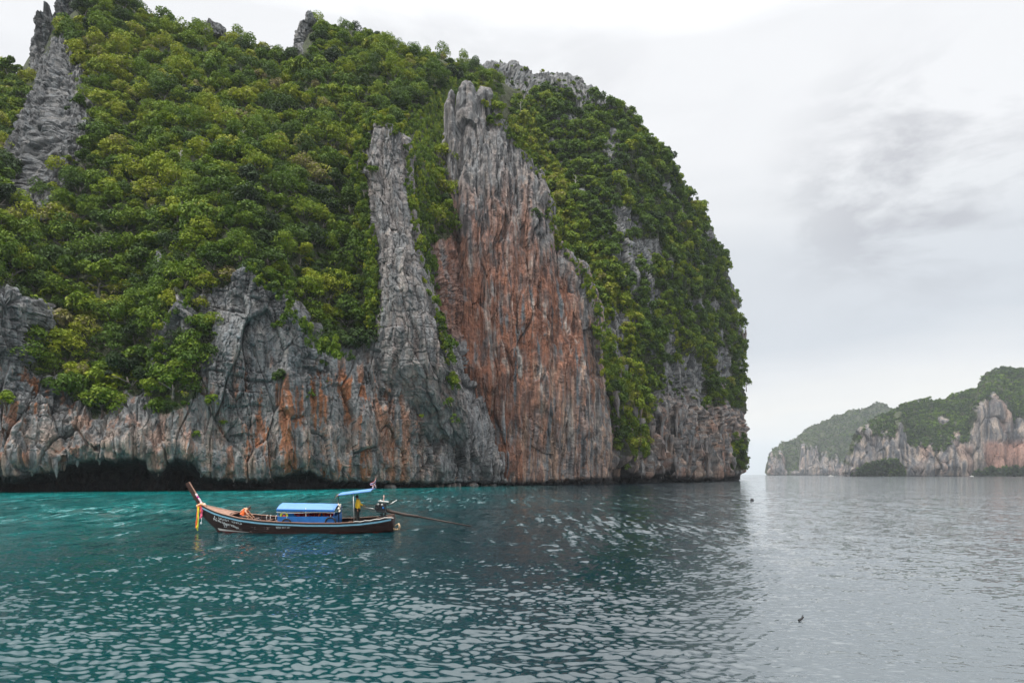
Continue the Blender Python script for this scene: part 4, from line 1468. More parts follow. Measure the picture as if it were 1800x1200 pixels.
# --- creepers and tufts that soften the edges of the rib and the red wall
edge_pts = []
EDGES = [([(640, 226), (630, 290), (640, 350), (650, 430), (654, 500), (650, 570)], 210, 175.0, 0.50), ([(716, 240), (713, 300), (722, 360), (734, 420), (750, 490), (766, 550), (782, 620), (802, 700)], 95, 176.0, 0.55),
         ([(756, 300), (758, 400), (764, 480), (776, 560), (792, 640), (812, 720)], 70, 204.0, 0.42), ([(846, 172), (872, 192), (900, 236), (930, 272), (950, 310), (966, 356), (976, 430), (1010, 456), (1034, 490), (1052, 550), (1064, 620), (1070, 690)], 240, 228.0, 0.60),
         ([(644, 218), (670, 212), (708, 224)], 40, 184.0, 0.6), ([(430, 468), (500, 515), (556, 600), (612, 622), (650, 600)], 60, 150.0, 0.4), ([(262, 690), (282, 570), (330, 520)], 30, 141.0, 0.5)]
for line, n_, Yd, tn in EDGES:
    ln = np.array(line, float)
    cum = np.concatenate([[0], np.cumsum(np.hypot(*np.diff(ln, axis=0).T))])
    for k in range(n_):
        q_ = rgv.uniform(0, cum[-1])
        x_ = np.interp(q_, cum, ln[:, 0]) + rgv.normal(0, 5)
        y_ = np.interp(q_, cum, ln[:, 1]) + rgv.normal(0, 5)
        cands = [Yd]
        for P_, xx_, yy_ in ((PAd[::4, ::4], xA[::4, ::4], yA[::4, ::4]), (PCd[::4, ::4], xC[::4, ::4], yC[::4, ::4])):
            dd_ = (xx_ - x_) ** 2 + (yy_ - y_) ** 2
            kk = int(np.argmin(dd_))
            if dd_.flat[kk] < 60:
                cands.append(P_.reshape(-1, 3)[kk][1] - 0.3)
        if 620 < x_ < 800 and Yd < 190:
            cands = [float(np.interp(y_, [214, 300, 400, 500, 580, 640, 700, 760], [188, 183, 177.5, 172.5, 170.5, 170.5, 173, 178])) + (3.5 if x_ > 705 else 0)]
            x_ = x_ + (3 if x_ > 705 else 0)
        Y_ = min(cands)
        d_ = rgv.uniform(0.8, 2.2) if rgv.uniform() < 0.7 else rgv.uniform(2.2, 3.8)
        edge_pts.append((np.array(at(x_, y_, Y_)) - np.array([0, 0, 0.4 * d_]), I_VINE + int(rgv.integers(len(VINE))), (0, 0, rgv.uniform(0, 6.28)), (d_ * 0.5, d_ * 0.5, d_ * rgv.uniform(0.5, 0.9)), float(np.clip(tn + rgv.normal(0, 0.13), 0.05, 0.88))))

# --- which trees are built one by one: those that show largest
cand = [t for t in treesA + treesD]
cand.sort(key=lambda t: -(t[7] / t[0][1]))
single = []
for t in cand:
    if len(single) >= 290:
        break
    if not (-10 < t[5] < 1320 and -5 < t[6] < 840):
        continue
    if t[5] > 780 and t[6] > 140 and t[5] < np.interp(t[6], [150, 280, 360, 430, 480, 560, 690, 840], [860, 942, 972, 980, 1032, 1056, 1074, 1074]):
        continue
    single.append(t)
sid = set(id(t) for t in single)
rest_A = [t for t in treesA if id(t) not in sid] + fillA + gulV + edge_pts
rest_D = [t for t in treesD if id(t) not in sid] + fillD + stripV


def side(x, y):
    if x > 800:
        return ('on the rocky skyline of the cape mountain' if y < 210 else 'on the upper flank of the cape mountain' if y < 330 else 'halfway up the cape mountain' if y < 470
                else 'on the lower flank of the cape mountain' if y < 600 else 'just above the bare foot of the cape')
    if x < 150 and y < 330:
        return 'beside the stepped grey spire'
    if y < 110:
        return 'on the ridge ' + ('left of the split spire' if x < 510 else 'right of the split spire')
    if y >= 540:
        return 'over the sea cliff' + (' at the left edge' if x < 80 else ' left of the caves' if x < 200 else ' above the caves' if x < 300 else ' down the grey face' if x < 420 else ' by the grey rib')
    band = 'high' if y < 250 else 'midway' if y < 400 else 'low'
    where = 'near the left edge' if x < 120 else 'below the stepped spire' if x < 260 else 'in mid slope' if x < 400 else 'above the grey cliff' if x < 540 else 'left of the grey rib' if x < 660 else 'right of the grey rib'
    return '%s on the left hill %s' % (band, where)


def look(t, d):
    c = ('blackish green', 'dark green', 'deep green', 'mid green', 'fresh green', 'bright green', 'lime green', 'yellow green')[min(7, int(t * 9))] if t < 0.92 else 'pale brown'
    s_ = 'huge' if d > 7.2 else 'large' if d > 6.0 else 'broad' if d > 5.0 else 'smaller'
    return s_ + ' ' + c


byl = {}
for t in single:
    byl.setdefault('%s tree %s' % (look(t[4], t[7]), side(t[5], t[6])), []).append(t)
final_label = {}
ORD = ('first', 'second', 'third', 'fourth', 'fifth', 'sixth', 'seventh', 'eighth', 'ninth', 'tenth')
for lab, ts in byl.items():
    ts.sort(key=lambda t: t[5])
    for k, t in enumerate(ts):
        if len(ts) == 1:
            q = ''
        elif len(ts) == 2:
            q = 'left-hand ' if k == 0 else 'right-hand '
        elif len(ts) == 3:
            q = ('leftmost ', 'middle ', 'rightmost ')[k]
        else:
            q = ORD[min(k, 9)] + ' '
        final_label[id(t)] = q + lab

for k, t in enumerate(single):
    q, which, rot, sc, tint, X_, Y_, D_ = t
    root = empty('tree', tuple(q))
    root.rotation_euler = rot
    root.scale = sc
    tr = bpy.data.objects.new('trunk', TRUNKS[k % len(TRUNKS)])
    cr = bpy.data.objects.new('crown', ALL[which])
    for o in (tr, cr):
        COL.objects.link(o)
        o.parent = root
    cr['tint'] = tint
    tag(root, final_label[id(t)], 'tree', 'trees on the left hill' if X_ < 800 else 'trees on the cape mountain')

scatter_object('forest', rest_A, 'dense tropical forest covering the left hill', G_ALL)
scatter_object('forest', rest_D, 'dense forest and creepers covering the cape mountain', G_ALL)

# --- far headlands
farpts = []
for (o, Pd, vg, x, y), tr_, ds in ((far1, 3400, 9.0), (far2, 5200, 8.0)):
    nn = grid_normals(Pd)
    w = cell_area_px(x, y) * vg + 1e-12
    w[-6:] = 0
    pts, nr = sample(Pd, nn, w, tr_, rgv)
    for p, pz in zip(pts, perlin(pts / 60.0, 950)):
        d = ds * rgv.uniform(0.6, 1.3)
        farpts.append((p - np.array([0, 0, 0.2 * d]), int(rgv.integers(len(FARC))), (0, 0, rgv.uniform(0, 6.28)), (d / 2, d / 2, d / 2 * rgv.uniform(0.8, 1.2)), float(np.clip(0.17 + 0.22 * pz + rgv.normal(0, 0.09), 0.01, 0.6))))
scatter_object('forest', farpts, 'hazy green forest on the headlands across the bay', G_FAR)

# --- single bushes rooted in the bare rock
BUSH = [(490, 668, 32, 0.30, 'dark round bush on the grey sea cliff face'), (543, 689, 24, 0.52, 'bright green bush hanging beside the rust streaks'), (372, 711, 26, 0.66, 'wide yellow-green tuft low on the grey face'),
        (391, 744, 15, 0.58, 'small green tuft under the wide tuft on the grey face'), (345, 690, 14, 0.45, 'small lone tuft high on the grey face'), (346, 768, 16, 0.5, 'small tuft just above the cave mouth'),
        (10, 707, 36, 0.68, 'yellow-green bush on the cliff at the left edge'), (160, 716, 30, 0.34, 'dark bush left of the tree strip on the cliff'), (489, 577, 20, 0.5, 'small bush tucked behind the stacked pillar'),
        (672, 572, 34, 0.42, 'hanging green creeper on the grey rib foot'), (566, 642, 18, 0.3, 'dark bush in a crack near the rib'), (575, 668, 14, 0.25, 'dark hanging plant below the crack bush'),
        (790, 702, 22, 0.46, 'creeper in the corner left of the red wall'), (800, 732, 18, 0.42, 'lower creeper in the corner left of the red wall'), (786, 600, 16, 0.5, 'small bush in the red wall corner'), (742, 732, 9, 0.7, 'tiny yellow tuft on the dark grey wall'),
        (896, 250, 30, 0.52, 'round bush on the shoulder of the red wall'), (940, 384, 22, 0.2, 'dark bush clinging to the red wall edge'), (862, 220, 26, 0.5, 'green bush on top of the red wall'), (876, 196, 30, 0.62, 'bright bush behind the twin pinnacles'),
        (835, 166, 26, 0.66, 'bright tuft crowning the twin pinnacles'), (806, 214, 16, 0.3, 'dark plant in the cleft of the twin pinnacles'), (1290, 806, 40, 0.55, 'bright bush on the ledge at the very tip of the cape'), (1080, 770, 24, 0.5, 'creeper beside the dark cave of the cape'),
        (1100, 815, 20, 0.5, 'low creeper near the cape waterline'), (1312, 676, 22, 0.4, 'small tree leaning out from the cape'), (628, 285, 20, 0.5, 'green tuft on the left side of the grey rib'), (652, 300, 22, 0.48, 'tuft on the upper face of the grey rib'), (680, 222, 34, 0.64, 'bright bush growing on top of the grey rib'), (640, 335, 20, 0.4, 'olive tuft low on the left side of the grey rib')]


def surface_Y(px, py):
    best = 1e9
    for P, x, y in ((PAd, xA, yA), (PCd, xC, yC), (PDd, xD, yD)):
        q = (x - px) ** 2 + (y - py) ** 2
        k = int(np.argmin(q))
        if q.flat[k] < 30:
            best = min(best, P.reshape(-1, 3)[k][1])
    oo = np.array(RIB, float)
    if oo[0, 0] - 5 < py < oo[-1, 0] and np.interp(py, oo[:, 0], oo[:, 1]) - 6 < px < np.interp(py, oo[:, 0], oo[:, 2]) + 4:
        best = min(best, 166 + 14 * (oo[-1, 0] - py) / (oo[-1, 0] - oo[0, 0]) + 1.5)
    return best if best < 1e8 else 382.0


for k, (x_, y_, w_, tn, lab) in enumerate(BUSH):
    Y_ = surface_Y(x_, y_) - 0.4
    d = w_ / FOC * Y_ * 1.15
    root = empty('bush', tuple(at(x_, y_, Y_) - Vector((0, 0, 0.62 * d * 0.5))), k * 1.3)
    root.scale = (d / 2, d / 2, d / 2)
    tr = bpy.data.objects.new('stem', TRUNKS[k % 5])
    me_ = (VINE if 'creeper' in lab or 'hanging' in lab else MIDC)
    cr = bpy.data.objects.new('crown', me_[k % len(me_)])
    for o in (tr, cr):
        COL.objects.link(o)
        o.parent = root
    cr['tint'] = tn
    tag(root, lab, 'bush', 'bushes on bare rock')

# --- a few dead, bare trees standing pale in the green
M_DEAD = mat('bleached_wood', (0.42, 0.39, 0.35), 0.9, noise=0.2)
for k, (x_, y_, hpx, lab) in enumerate(((915, 212, 34, 'thin bare dead tree right of the twin pinnacles'), (355, 268, 24, 'bare pale tree in the middle of the left hill'), (318, 286, 22, 'bare pale tree left of another one on the left hill'), (427, 248, 20, 'small bare tree high on the left hill slope'), (1012, 330, 22, 'bare tree on the cape mountain beside the red wall edge'))):
    Y_ = surface_Y(x_, y_) - 2.5
    hh = hpx / FOC * Y_
    e = empty('dead_tree', tuple(at(x_, y_, Y_)), k)
    tag(e, lab, 'tree', 'dead trees')
    m = MB()
    m.tube([(0, 0, -1.5), (0.03 * hh, 0, 0.4 * hh), (-0.02 * hh, 0.02, 0.75 * hh), (0.02 * hh, 0, hh)], [0.16, 0.13, 0.09, 0.03], 6)
    m.build('trunk', M_DEAD, e, smooth=True)
    rr_ = random.Random(k)
    for q in range(6):
        a = q * 2.4
        z = hh * (0.35 + 0.1 * q)
        ln = hh * rr_.uniform(0.16, 0.3)
        MB().tube([(0, 0, z), (ln * 0.6 * math.cos(a), ln * 0.6 * math.sin(a), z + ln * 0.5), (ln * math.cos(a), ln * math.sin(a), z + ln * 1.0)], [0.07, 0.05, 0.02], 5).build('branch', M_DEAD, e, smooth=True)

# ------------------------------------------------------------------ the long-tail boat
YB = 41.25                                   # centreline distance
SC = FOC / YB                                # px per metre there
X0 = (540 - CX) / FOC * YB                   # the boat's origin amidships at the water line


def bx(px):
    return (px - CX) / FOC * YB - X0


def bz(py, dy=0.0):
    return CAMH + (HZ - py) / FOC * (YB + dy)


M_HULL = mat('hull_paint', (0.026, 0.0075, 0.0055), 0.42, noise=0.5, nscale=3.0, bump=0.15)
M_BOOT = mat('antifouling_red', (0.20, 0.022, 0.014), 0.55, noise=0.35, nscale=5.0)
M_WHITE = mat('worn_white_paint', (0.62, 0.60, 0.57), 0.55, noise=0.25, nscale=9.0)
M_STRIPE = mat('pale_blue_stripe', (0.16, 0.36, 0.48), 0.45, noise=0.2, nscale=6.0)
M_BLACKP = mat('black_rubber', (0.012, 0.012, 0.013), 0.7, noise=0.3)
M_WOOD = mat('bare_wood', (0.27, 0.15, 0.105), 0.7, noise=0.3, nscale=5.0, bump=0.2)
M_WOODD = mat('dark_wood', (0.085, 0.045, 0.030), 0.7, noise=0.4, nscale=5.0, bump=0.2)
M_STEM = mat('stem_wood', (0.050, 0.017, 0.011), 0.5, noise=0.4, nscale=4.0)
M_CANOPY = mat('canopy_blue', (0.105, 0.24, 0.52), 0.6, noise=0.12, nscale=4.0, bump=0.15)
M_FASCIA = mat('fascia_blue', (0.02, 0.13, 0.40), 0.5, noise=0.2)
M_PANEL = mat('panel_blue', (0.014, 0.125, 0.38), 0.45, noise=0.25, nscale=3.0)
M_STEEL = mat('dull_steel', (0.42, 0.41, 0.39), 0.4, metal=0.8, noise=0.3)
M_IRON = mat('engine_iron', (0.022, 0.024, 0.027), 0.45, metal=0.3, noise=0.5, nscale=12)
M_RUST = mat('rusty_shaft', (0.034, 0.021, 0.017), 0.6, metal=0.3, noise=0.5, nscale=10)
M_ROPE = mat('white_rope', (0.66, 0.64, 0.60), 0.9)
M_ORANGE = mat('orange_cloth', (0.82, 0.15, 0.03), 0.75, noise=0.15)
M_PEACH = mat('peach_cloth', (0.85, 0.42, 0.24), 0.8, noise=0.1)
M_YELLOW = mat('yellow_cloth', (0.84, 0.52, 0.02), 0.75, noise=0.15, nscale=10, bump=0.3)
M_LEMON = mat('lemon_cloth', (0.72, 0.72, 0.06), 0.8)
M_PINK = mat('pink_cloth', (0.82, 0.13, 0.24), 0.8)
M_PALE = mat('pale_flowers', (0.78, 0.62, 0.66), 0.85, noise=0.2, nscale=30)
M_MAGENTA = mat('magenta_flowers', (0.62, 0.06, 0.32), 0.85, noise=0.2, nscale=30)
M_REDV = mat('red_vest_cloth', (0.50, 0.025, 0.018), 0.8, noise=0.2)
M_SKIN = mat('skin', (0.30, 0.135, 0.075), 0.55)
M_SKIN2 = mat('skin_tan', (0.46, 0.235, 0.14), 0.55)
M_HAIR = mat('black_hair', (0.008, 0.007, 0.007), 0.5)
M_TROUS = mat('dark_trousers', (0.018, 0.020, 0.018), 0.8, noise=0.2)
M_SHORT = mat('grey_shorts', (0.12, 0.10, 0.10), 0.8)
M_EYE = mat('eye', (0.02, 0.015, 0.012), 0.3)
M_LIP = mat('lip', (0.26, 0.09, 0.06), 0.5)
M_NAVY = mat('flag_blue', (0.045, 0.05, 0.22), 0.8)
M_FLAGR = mat('flag_red', (0.62, 0.035, 0.06), 0.8)
M_FLAGW = mat('flag_white', (0.78, 0.76, 0.76), 0.8)
M_LETTER = mat('white_lettering', (0.68, 0.70, 0.70), 0.6)
M_BUCKET = mat('blue_plastic', (0.01, 0.07, 0.42), 0.4)
M_BLUECAP = mat('filter_blue', (0.03, 0.25, 0.75), 0.35)

HEEL = math.radians(5.0)
boat = empty('longtail_boat', (X0, YB, 0.07))
boat.rotation_euler = (HEEL, 0, 0)
tag(boat, 'dark red wooden long-tail boat with blue canopy and tall ribboned prow', 'boat')


def bpt(px, py, dy=0.0):
    return Vector((bx(px) + (px - CX) / FOC * dy, dy, bz(py, dy)))


# stations along the hull: px, half beam at the sheer, sheer height (near side), keel height, half beam at the water
ST = [(352, 0.05, 1.62, 1.10, 0.03), (362, 0.20, 1.50, 0.72, 0.10), (372, 0.36, 1.38, 0.36, 0.18), (384, 0.52, 1.24, -0.02, 0.26), (400, 0.68, 1.10, -0.28, 0.40), (430, 0.86, 0.88, -0.36, 0.62), (465, 0.97, 0.74, -0.40, 0.78), (500, 1.02, 0.665, -0.40, 0.85),
      (550, 1.03, 0.60, -0.40, 0.87), (600, 0.99, 0.59, -0.38, 0.83), (640, 0.88, 0.655, -0.34, 0.72), (670, 0.74, 0.77, -0.26, 0.58), (692, 0.60, 0.90, -0.16, 0.46)]


def hull_at(px):
    a = np.array(ST)
    return [float(np.interp(px, a[:, 0], a[:, k])) for k in range(1, 5)]


def girth(px, inset=0.0):
    hb_, sh, ke, wb = hull_at(px)
    x = bx(px)
    prof = [(hb_, sh), (hb_ * 0.985, sh - 0.16 * (sh - ke)), (0.55 * hb_ + 0.45 * wb, sh - 0.45 * (sh - ke)), (wb, sh - 0.68 * (sh - ke)), (wb * 0.72, sh - 0.87 * (sh - ke)), (0.03, ke)]
    # the stem rakes forward with height, the keel sits further aft at the bow
    rake = np.interp(px, [352, 430], [0.0, 0.0])
    near = [(x + rake, -max(y - inset, 0.004), z + inset * 0.6) for y, z in prof]
    far = [(x + rake, max(y - inset, 0.004), z + inset * 0.6) for y, z in reversed(prof)]
    return near + far


stations = list(np.linspace(352, 430, 22)) + list(np.linspace(440, 692, 34))
h = MB()
h.loft([girth(p) for p in stations])
h.add(girth(692), [tuple(range(12))])
hull = h.build('hull', M_HULL, boat, smooth=True)
sol = hull.modifiers.new('thickness', 'SOLIDIFY')
sol.thickness = 0.045
sol.offset = -1
# plank seams along the side: shallow battens
for fr in (0.30, 0.62):
    m = MB()
    for sgn in (-1, 1):
        pts = []
        for p in np.linspace(392, 690, 34):
            hb_, sh, ke, wb = hull_at(p)
            y = np.interp(fr, [0, 0.16, 0.45, 0.68], [hb_, hb_ * 0.985, 0.55 * hb_ + 0.45 * wb, wb])
            pts.append((bx(p), sgn * (y + 0.004), sh - fr * (sh - ke)))
        m.tube(pts, 0.011, 4)
    m.build('plank_seam', M_HULL, hull)
# sheer strakes: pale blue stripe between black rubbing strips, a bare wood cap
for nm, dz0, dz1, off, mt in (('rubbing_strip', -0.16, -0.215, 0.022, M_BLACKP), ('blue_stripe', -0.055, -0.15, 0.020, M_STRIPE), ('gunwale_cap', 0.035, -0.045, 0.030, M_BLACKP)):
    m = MB()
    for sgn in (-1, 1):
        secs = []
        for p in np.linspace(358, 691, 46):
            hb_, sh, ke, wb = hull_at(p)
            sl = (1.0 if dz0 < 0 else 1.0)
            y = hb_ + off
            secs.append([(bx(p), sgn * (y - 0.05), sh + dz0), (bx(p), sgn * y, sh + dz0), (bx(p), sgn * y, sh + dz1), (bx(p), sgn * (y - 0.05), sh + dz1)])
        m.loft(secs, closed=True, cap=True)
    m.build(nm, mt, hull, smooth=False)
m = MB()
for sgn in (-1, 1):
    secs = []
    for p in np.linspace(364, 690, 46):
        hb_, sh, ke, wb = hull_at(p)
        secs.append([(bx(p), sgn * (hb_ - 0.11), sh + 0.038), (bx(p), sgn * (hb_ + 0.02), sh + 0.038), (bx(p), sgn * (hb_ + 0.02), sh + 0.062), (bx(p), sgn * (hb_ - 0.11), sh + 0.062)])
    m.loft(secs, closed=True, cap=True)
m.build('inwale', M_WOOD, hull)
# white flash and red boot-top at the bow water line
m = MB()
for sgn in (-1, 1):
    secs = []
    for p in np.linspace(386, 446, 14):
        hb_, sh, ke, wb = hull_at(p)
        t = (p - 386) / 60
        y = 0.25 * hb_ + 0.78 * wb + 0.012
        z1, z0 = 0.22 - 0.17 * t, 0.07 - 0.03 * t
        fr1, fr0 = (sh - z1) / (sh - ke), (sh - z0) / (sh - ke)
        yy1 = np.interp(fr1, [0, 0.16, 0.45, 0.68, 0.87, 1], [hb_, hb_ * 0.985, 0.55 * hb_ + 0.45 * wb, wb, wb * 0.72, 0.03]) + 0.01
        yy0 = np.interp(fr0, [0, 0.16, 0.45, 0.68, 0.87, 1], [hb_, hb_ * 0.985, 0.55 * hb_ + 0.45 * wb, wb, wb * 0.72, 0.03]) + 0.01
        secs.append([(bx(p), sgn * yy1, z1), (bx(p), sgn * yy0, z0)])
    m.loft(secs)
m.build('bow_flash', M_WHITE, hull)
m = MB()
for sgn in (-1, 1):
    secs = []
    for p in np.linspace(384, 691, 40):
        hb_, sh, ke, wb = hull_at(p)
        row = []
        for z in (0.055, -0.12):
            fr = (sh - z) / (sh - ke)
            row.append((bx(p), sgn * (np.interp(fr, [0, 0.16, 0.45, 0.68, 0.87, 1], [hb_, hb_ * 0.985, 0.55 * hb_ + 0.45 * wb, wb, wb * 0.72, 0.03]) + 0.008), z))
        secs.append(row)
    m.loft(secs)
m.build('boot_top', M_BOOT, hull)

# stem post: a tall raked blade
outer = [(384, 938), (372, 921), (359, 900), (349, 887), (339, 869), (329.5, 851)]
inner_ = [(396, 936), (384, 912), (369, 893), (356, 884), (345.5, 866), (336, 848.6)]
secs = []
for (ox, oy), (ix_, iy_), w in zip(outer, inner_, (0.06, 0.07, 0.075, 0.075, 0.07, 0.065)):
    a, b_ = bpt(ox, oy), bpt(ix_, iy_)
    secs.append([a + Vector((0, -w * 0.7, 0)), b_ + Vector((0, -w, 0)), b_ + Vector((0, w, 0)), a + Vector((0, w * 0.7, 0))])
stem = MB().loft(secs, closed=True, cap=True).build('stem_post', M_STEM, boat, bevel=0.012)
m = MB()
secs = []
for (ix_, iy_), w in zip(inner_[2:], (0.072, 0.072, 0.067, 0.062)):
    b_ = bpt(ix_, iy_) + Vector((0.012, 0, 0.008))
    secs.append([b_ + Vector((-0.02, -w, 0)), b_ + Vector((0.01, -w, 0.01)), b_ + Vector((0.01, w, 0.01)), b_ + Vector((-0.02, w, 0))])
m.loft(secs, closed=True, cap=True)
m.build('inner_face', M_WOOD, stem)

# foredeck, floor, thwarts, ribs
m = MB()
secs = []
for p in np.linspace(361, 413, 16):
    hb_, sh, ke, wb = hull_at(p)
    secs.append([(bx(p), -(hb_ - 0.06), sh + 0.03), (bx(p), 0, sh + 0.07), (bx(p), hb_ - 0.06, sh + 0.03), (bx(p), hb_ - 0.06, sh - 0.02), (bx(p), 0, sh), (bx(p), -(hb_ - 0.06), sh - 0.02)])
m.loft(secs, closed=True, cap=True)
deck = m.build('foredeck', M_WOOD, boat)
m = MB()
hb_, sh, ke, wb = hull_at(416)
m.tube([(bx(413) + 0.02, -(hb_ - 0.1), sh + 0.03), (bx(411), -0.45, sh + 0.08), (bx(409), 0, sh + 0.10), (bx(411), 0.45, sh + 0.08), (bx(413) + 0.02, hb_ - 0.1, sh + 0.03)], 0.045, 8)
m.build('deck_edge', M_WOODD, deck)
nplank = 7
for k in range(nplank):
    y0 = -0.62 + k * 1.24 / nplank
    MB().box(((bx(416) + bx(655)) / 2, y0 + 0.08, 0.17 + 0.003 * (k % 2)), (bx(655) - bx(416), 1.24 / nplank - 0.015, 0.03)).build('floor_plank', M_WOODD, boat)
for p in (446, 470, 484, 612, 640, 652):
    hb_, sh, ke, wb = hull_at(p)
    MB().box((bx(p), 0, sh - 0.14), (0.22, 2 * hb_ - 0.16, 0.04)).build('thwart', M_WOODD, boat)
for p in range(420, 690, 16):
    hb_, sh, ke, wb = hull_at(p)
    m = MB()
    for sgn in (-1, 1):
        m.tube([(bx(p), sgn * (hb_ - 0.07), sh + 0.02), (bx(p), sgn * (0.55 * hb_ + 0.45 * wb - 0.08), sh - 0.45 * (sh - ke)), (bx(p), sgn * (wb - 0.1), sh - 0.68 * (sh - ke))], 0.028, 6)
    m.build('rib', M_WOODD, boat)
# stern deck and the curved stern bracket
m = MB()
secs = []
for p in np.linspace(662, 691, 8):
    hb_, sh, ke, wb = hull_at(p)
    secs.append([(bx(p), -(hb_ - 0.03), sh + 0.02), (bx(p), 0, sh + 0.06), (bx(p), hb_ - 0.03, sh + 0.02), (bx(p), hb_ - 0.03, sh - 0.05), (bx(p), -(hb_ - 0.03), sh - 0.05)])
m.loft(secs, closed=True, cap=True)
m.build('stern_deck', M_WOODD, boat)
m = MB()
m.tube([bpt(690, 931, -0.1), bpt(697, 932, -0.1), bpt(703, 931, -0.1)], [0.07, 0.06, 0.05], 8)
m.tube([bpt(701.5, 932, -0.1), bpt(702.5, 926, -0.1), bpt(701, 921.5, -0.1), bpt(698, 922.5, -0.1), bpt(693, 926, -0.1)], [0.06, 0.065, 0.06, 0.045, 0.03], 8)
m.tube([bpt(690.5, 931, -0.1), bpt(690, 924, -0.1), bpt(689, 918, -0.1)], [0.05, 0.04, 0.02], 8)
m.build('stern_bracket', mat('pale_worn_wood', (0.52, 0.36, 0.22), 0.7, noise=0.3, nscale=8), boat, smooth=True)
# stern rope along the gunwale
m = MB()
pts = []
for p in np.linspace(628, 696, 18):
    hb_, sh, ke, wb = hull_at(min(p, 690))
    pts.append((bx(p), -hb_ - 0.03, sh + 0.07 + 0.02 * math.sin(p * 0.4) - (0.10 * ((p - 680) / 16) ** 2 if p > 680 else 0)))
m.tube(pts, 0.022, 6)
m.build('stern_rope', M_ROPE, boat, smooth=True)
for p in (461, 467.5, 477):
    m = MB()
    hb_, sh, ke, wb = hull_at(p)
    m.tube([(bx(p), hb_ - 0.05, sh + 0.10), (bx(p) - 0.02, hb_ - 0.12, sh - 0.05), (bx(p) + 0.02, hb_ - 0.14, sh - 0.30)], 0.02, 6)
    m.build('rope_loop', M_ROPE, boat, smooth=True)

# blue deckhouse: side panels, arched canopy on posts, white rail
xa, xb = bx(497), bx(595)
for sgn in (-1, 1):
    y = sgn * 0.86
    m = MB().box(((xa + xb) / 2, y, 0.70), (xb - xa, 0.03, 0.62))
    pan = m.build('side_panel', M_PANEL, boat, bevel=0.006)
    for q in (0.33, 0.66):
        MB().box((xa + (xb - xa) * q, y + sgn * 0.02, 0.70), (0.02, 0.012, 0.60)).build('batten', M_FASCIA, pan)
    for q in (0.0, 0.5, 1.0):
        MB().tube([(xa + 0.03 + (xb - xa - 0.06) * q, y * 0.99, 0.4), (xa + 0.03 + (xb - xa - 0.06) * q, y * 0.99, 1.50)], 0.022, 8).build('post', M_FASCIA if q != 0.5 else M_WHITE, boat, smooth=True)
    pts = [(xa - 0.02 + (xb - xa + 0.06) * t, y + sgn * 0.05, 1.27 - 0.03 * math.sin(t * math.pi * 2) - 0.04 * t) for t in np.linspace(0, 1, 14)]
    MB().tube(pts, 0.024, 6).build('white_rail', M_WHITE, boat, smooth=True)
for xe in (xa + 0.015, xb - 0.015):
    MB().box((xe, 0, 0.70), (0.03, 1.68, 0.60)).build('end_panel', M_PANEL, boat, bevel=0.006)
m = MB()
secs = []
for t in np.linspace(0, 1, 12):
    x = xa - 0.02 + (xb - xa + 0.05) * t
    top, bot = [], []
    for q in np.linspace(-1, 1, 15):
        z = 1.44 + 0.26 * (1 - abs(q) ** 2.0) - 0.05 * t + 0.006 * math.sin(t * 19 + q * 4)
        top.append((x + 0.05 * (1 - abs(q)), q * 0.94, z))
        bot.append((x + 0.05 * (1 - abs(q)), q * 0.93, z - 0.025))
    secs.append(top + bot[::-1])
m.loft(secs, closed=True, cap=True)
can = m.build('canopy', M_CANOPY, boat, smooth=False)
for sgn in (-1, 1):
    MB().box(((xa + xb) / 2, sgn * 0.945, 1.385), (xb - xa + 0.03, 0.02, 0.115), (0, 0.016, 0)).build('fascia', M_FASCIA, can)

# steersman's awning on its posts
roofpts = [(595.5, 874), (597.5, 870.5), (601, 868.6), (622, 866), (657, 861.5)]
m = MB()
secs = []
for k, (p, q) in enumerate(roofpts):
    c = bpt(p, q)
    sl = []
    for t in np.linspace(-1, 1, 9):
        sl.append(c + Vector((0, t * 0.72, 0.05 * (1 - t * t))))
    lo = [v + Vector((0, 0, -0.05)) for v in sl]
    secs.append(sl + lo[::-1])
m.loft(secs[2:], closed=True, cap=True)
awn = m.build('awning', M_CANOPY, boat)
MB().loft(secs[:3], closed=True, cap=True).build('awning_lip', M_WOOD, awn)
for p, top in ((596, 872), (622.5, 867)):
    for y in (-0.62, 0.62):
        a, b_ = bpt(p, 921, y), bpt(p, top, y)
        MB().tube([(a.x, y, 0.35), (b_.x, y, b_.z)], 0.035 if p > 600 else 0.028, 8).build('awning_post', M_STEEL if (p > 600 and y < 0) else M_IRON, boat, smooth=True)
# lamp and bracket under the awning
m = MB()
c = bpt(612, 870.5)
m.ball(c, (0.06, 0.06, 0.05)).tube([c, c + Vector((0, 0, 0.12))], 0.012, 6)
m.build('lamp', M_IRON, awn, smooth=True)

# ---------- engine and long shaft, a thing of its own on the stern
eng = empty('longtail_engine', tuple(boat.location + Vector((bx(672), 0, 0.96))))
tag(eng, 'black car engine with a long propeller shaft mounted on the boat stern', 'engine')
E0 = Vector((bx(672), 0, 0.96))


def ep(px, py, dy=0.0):
    return bpt(px, py, dy) - E0


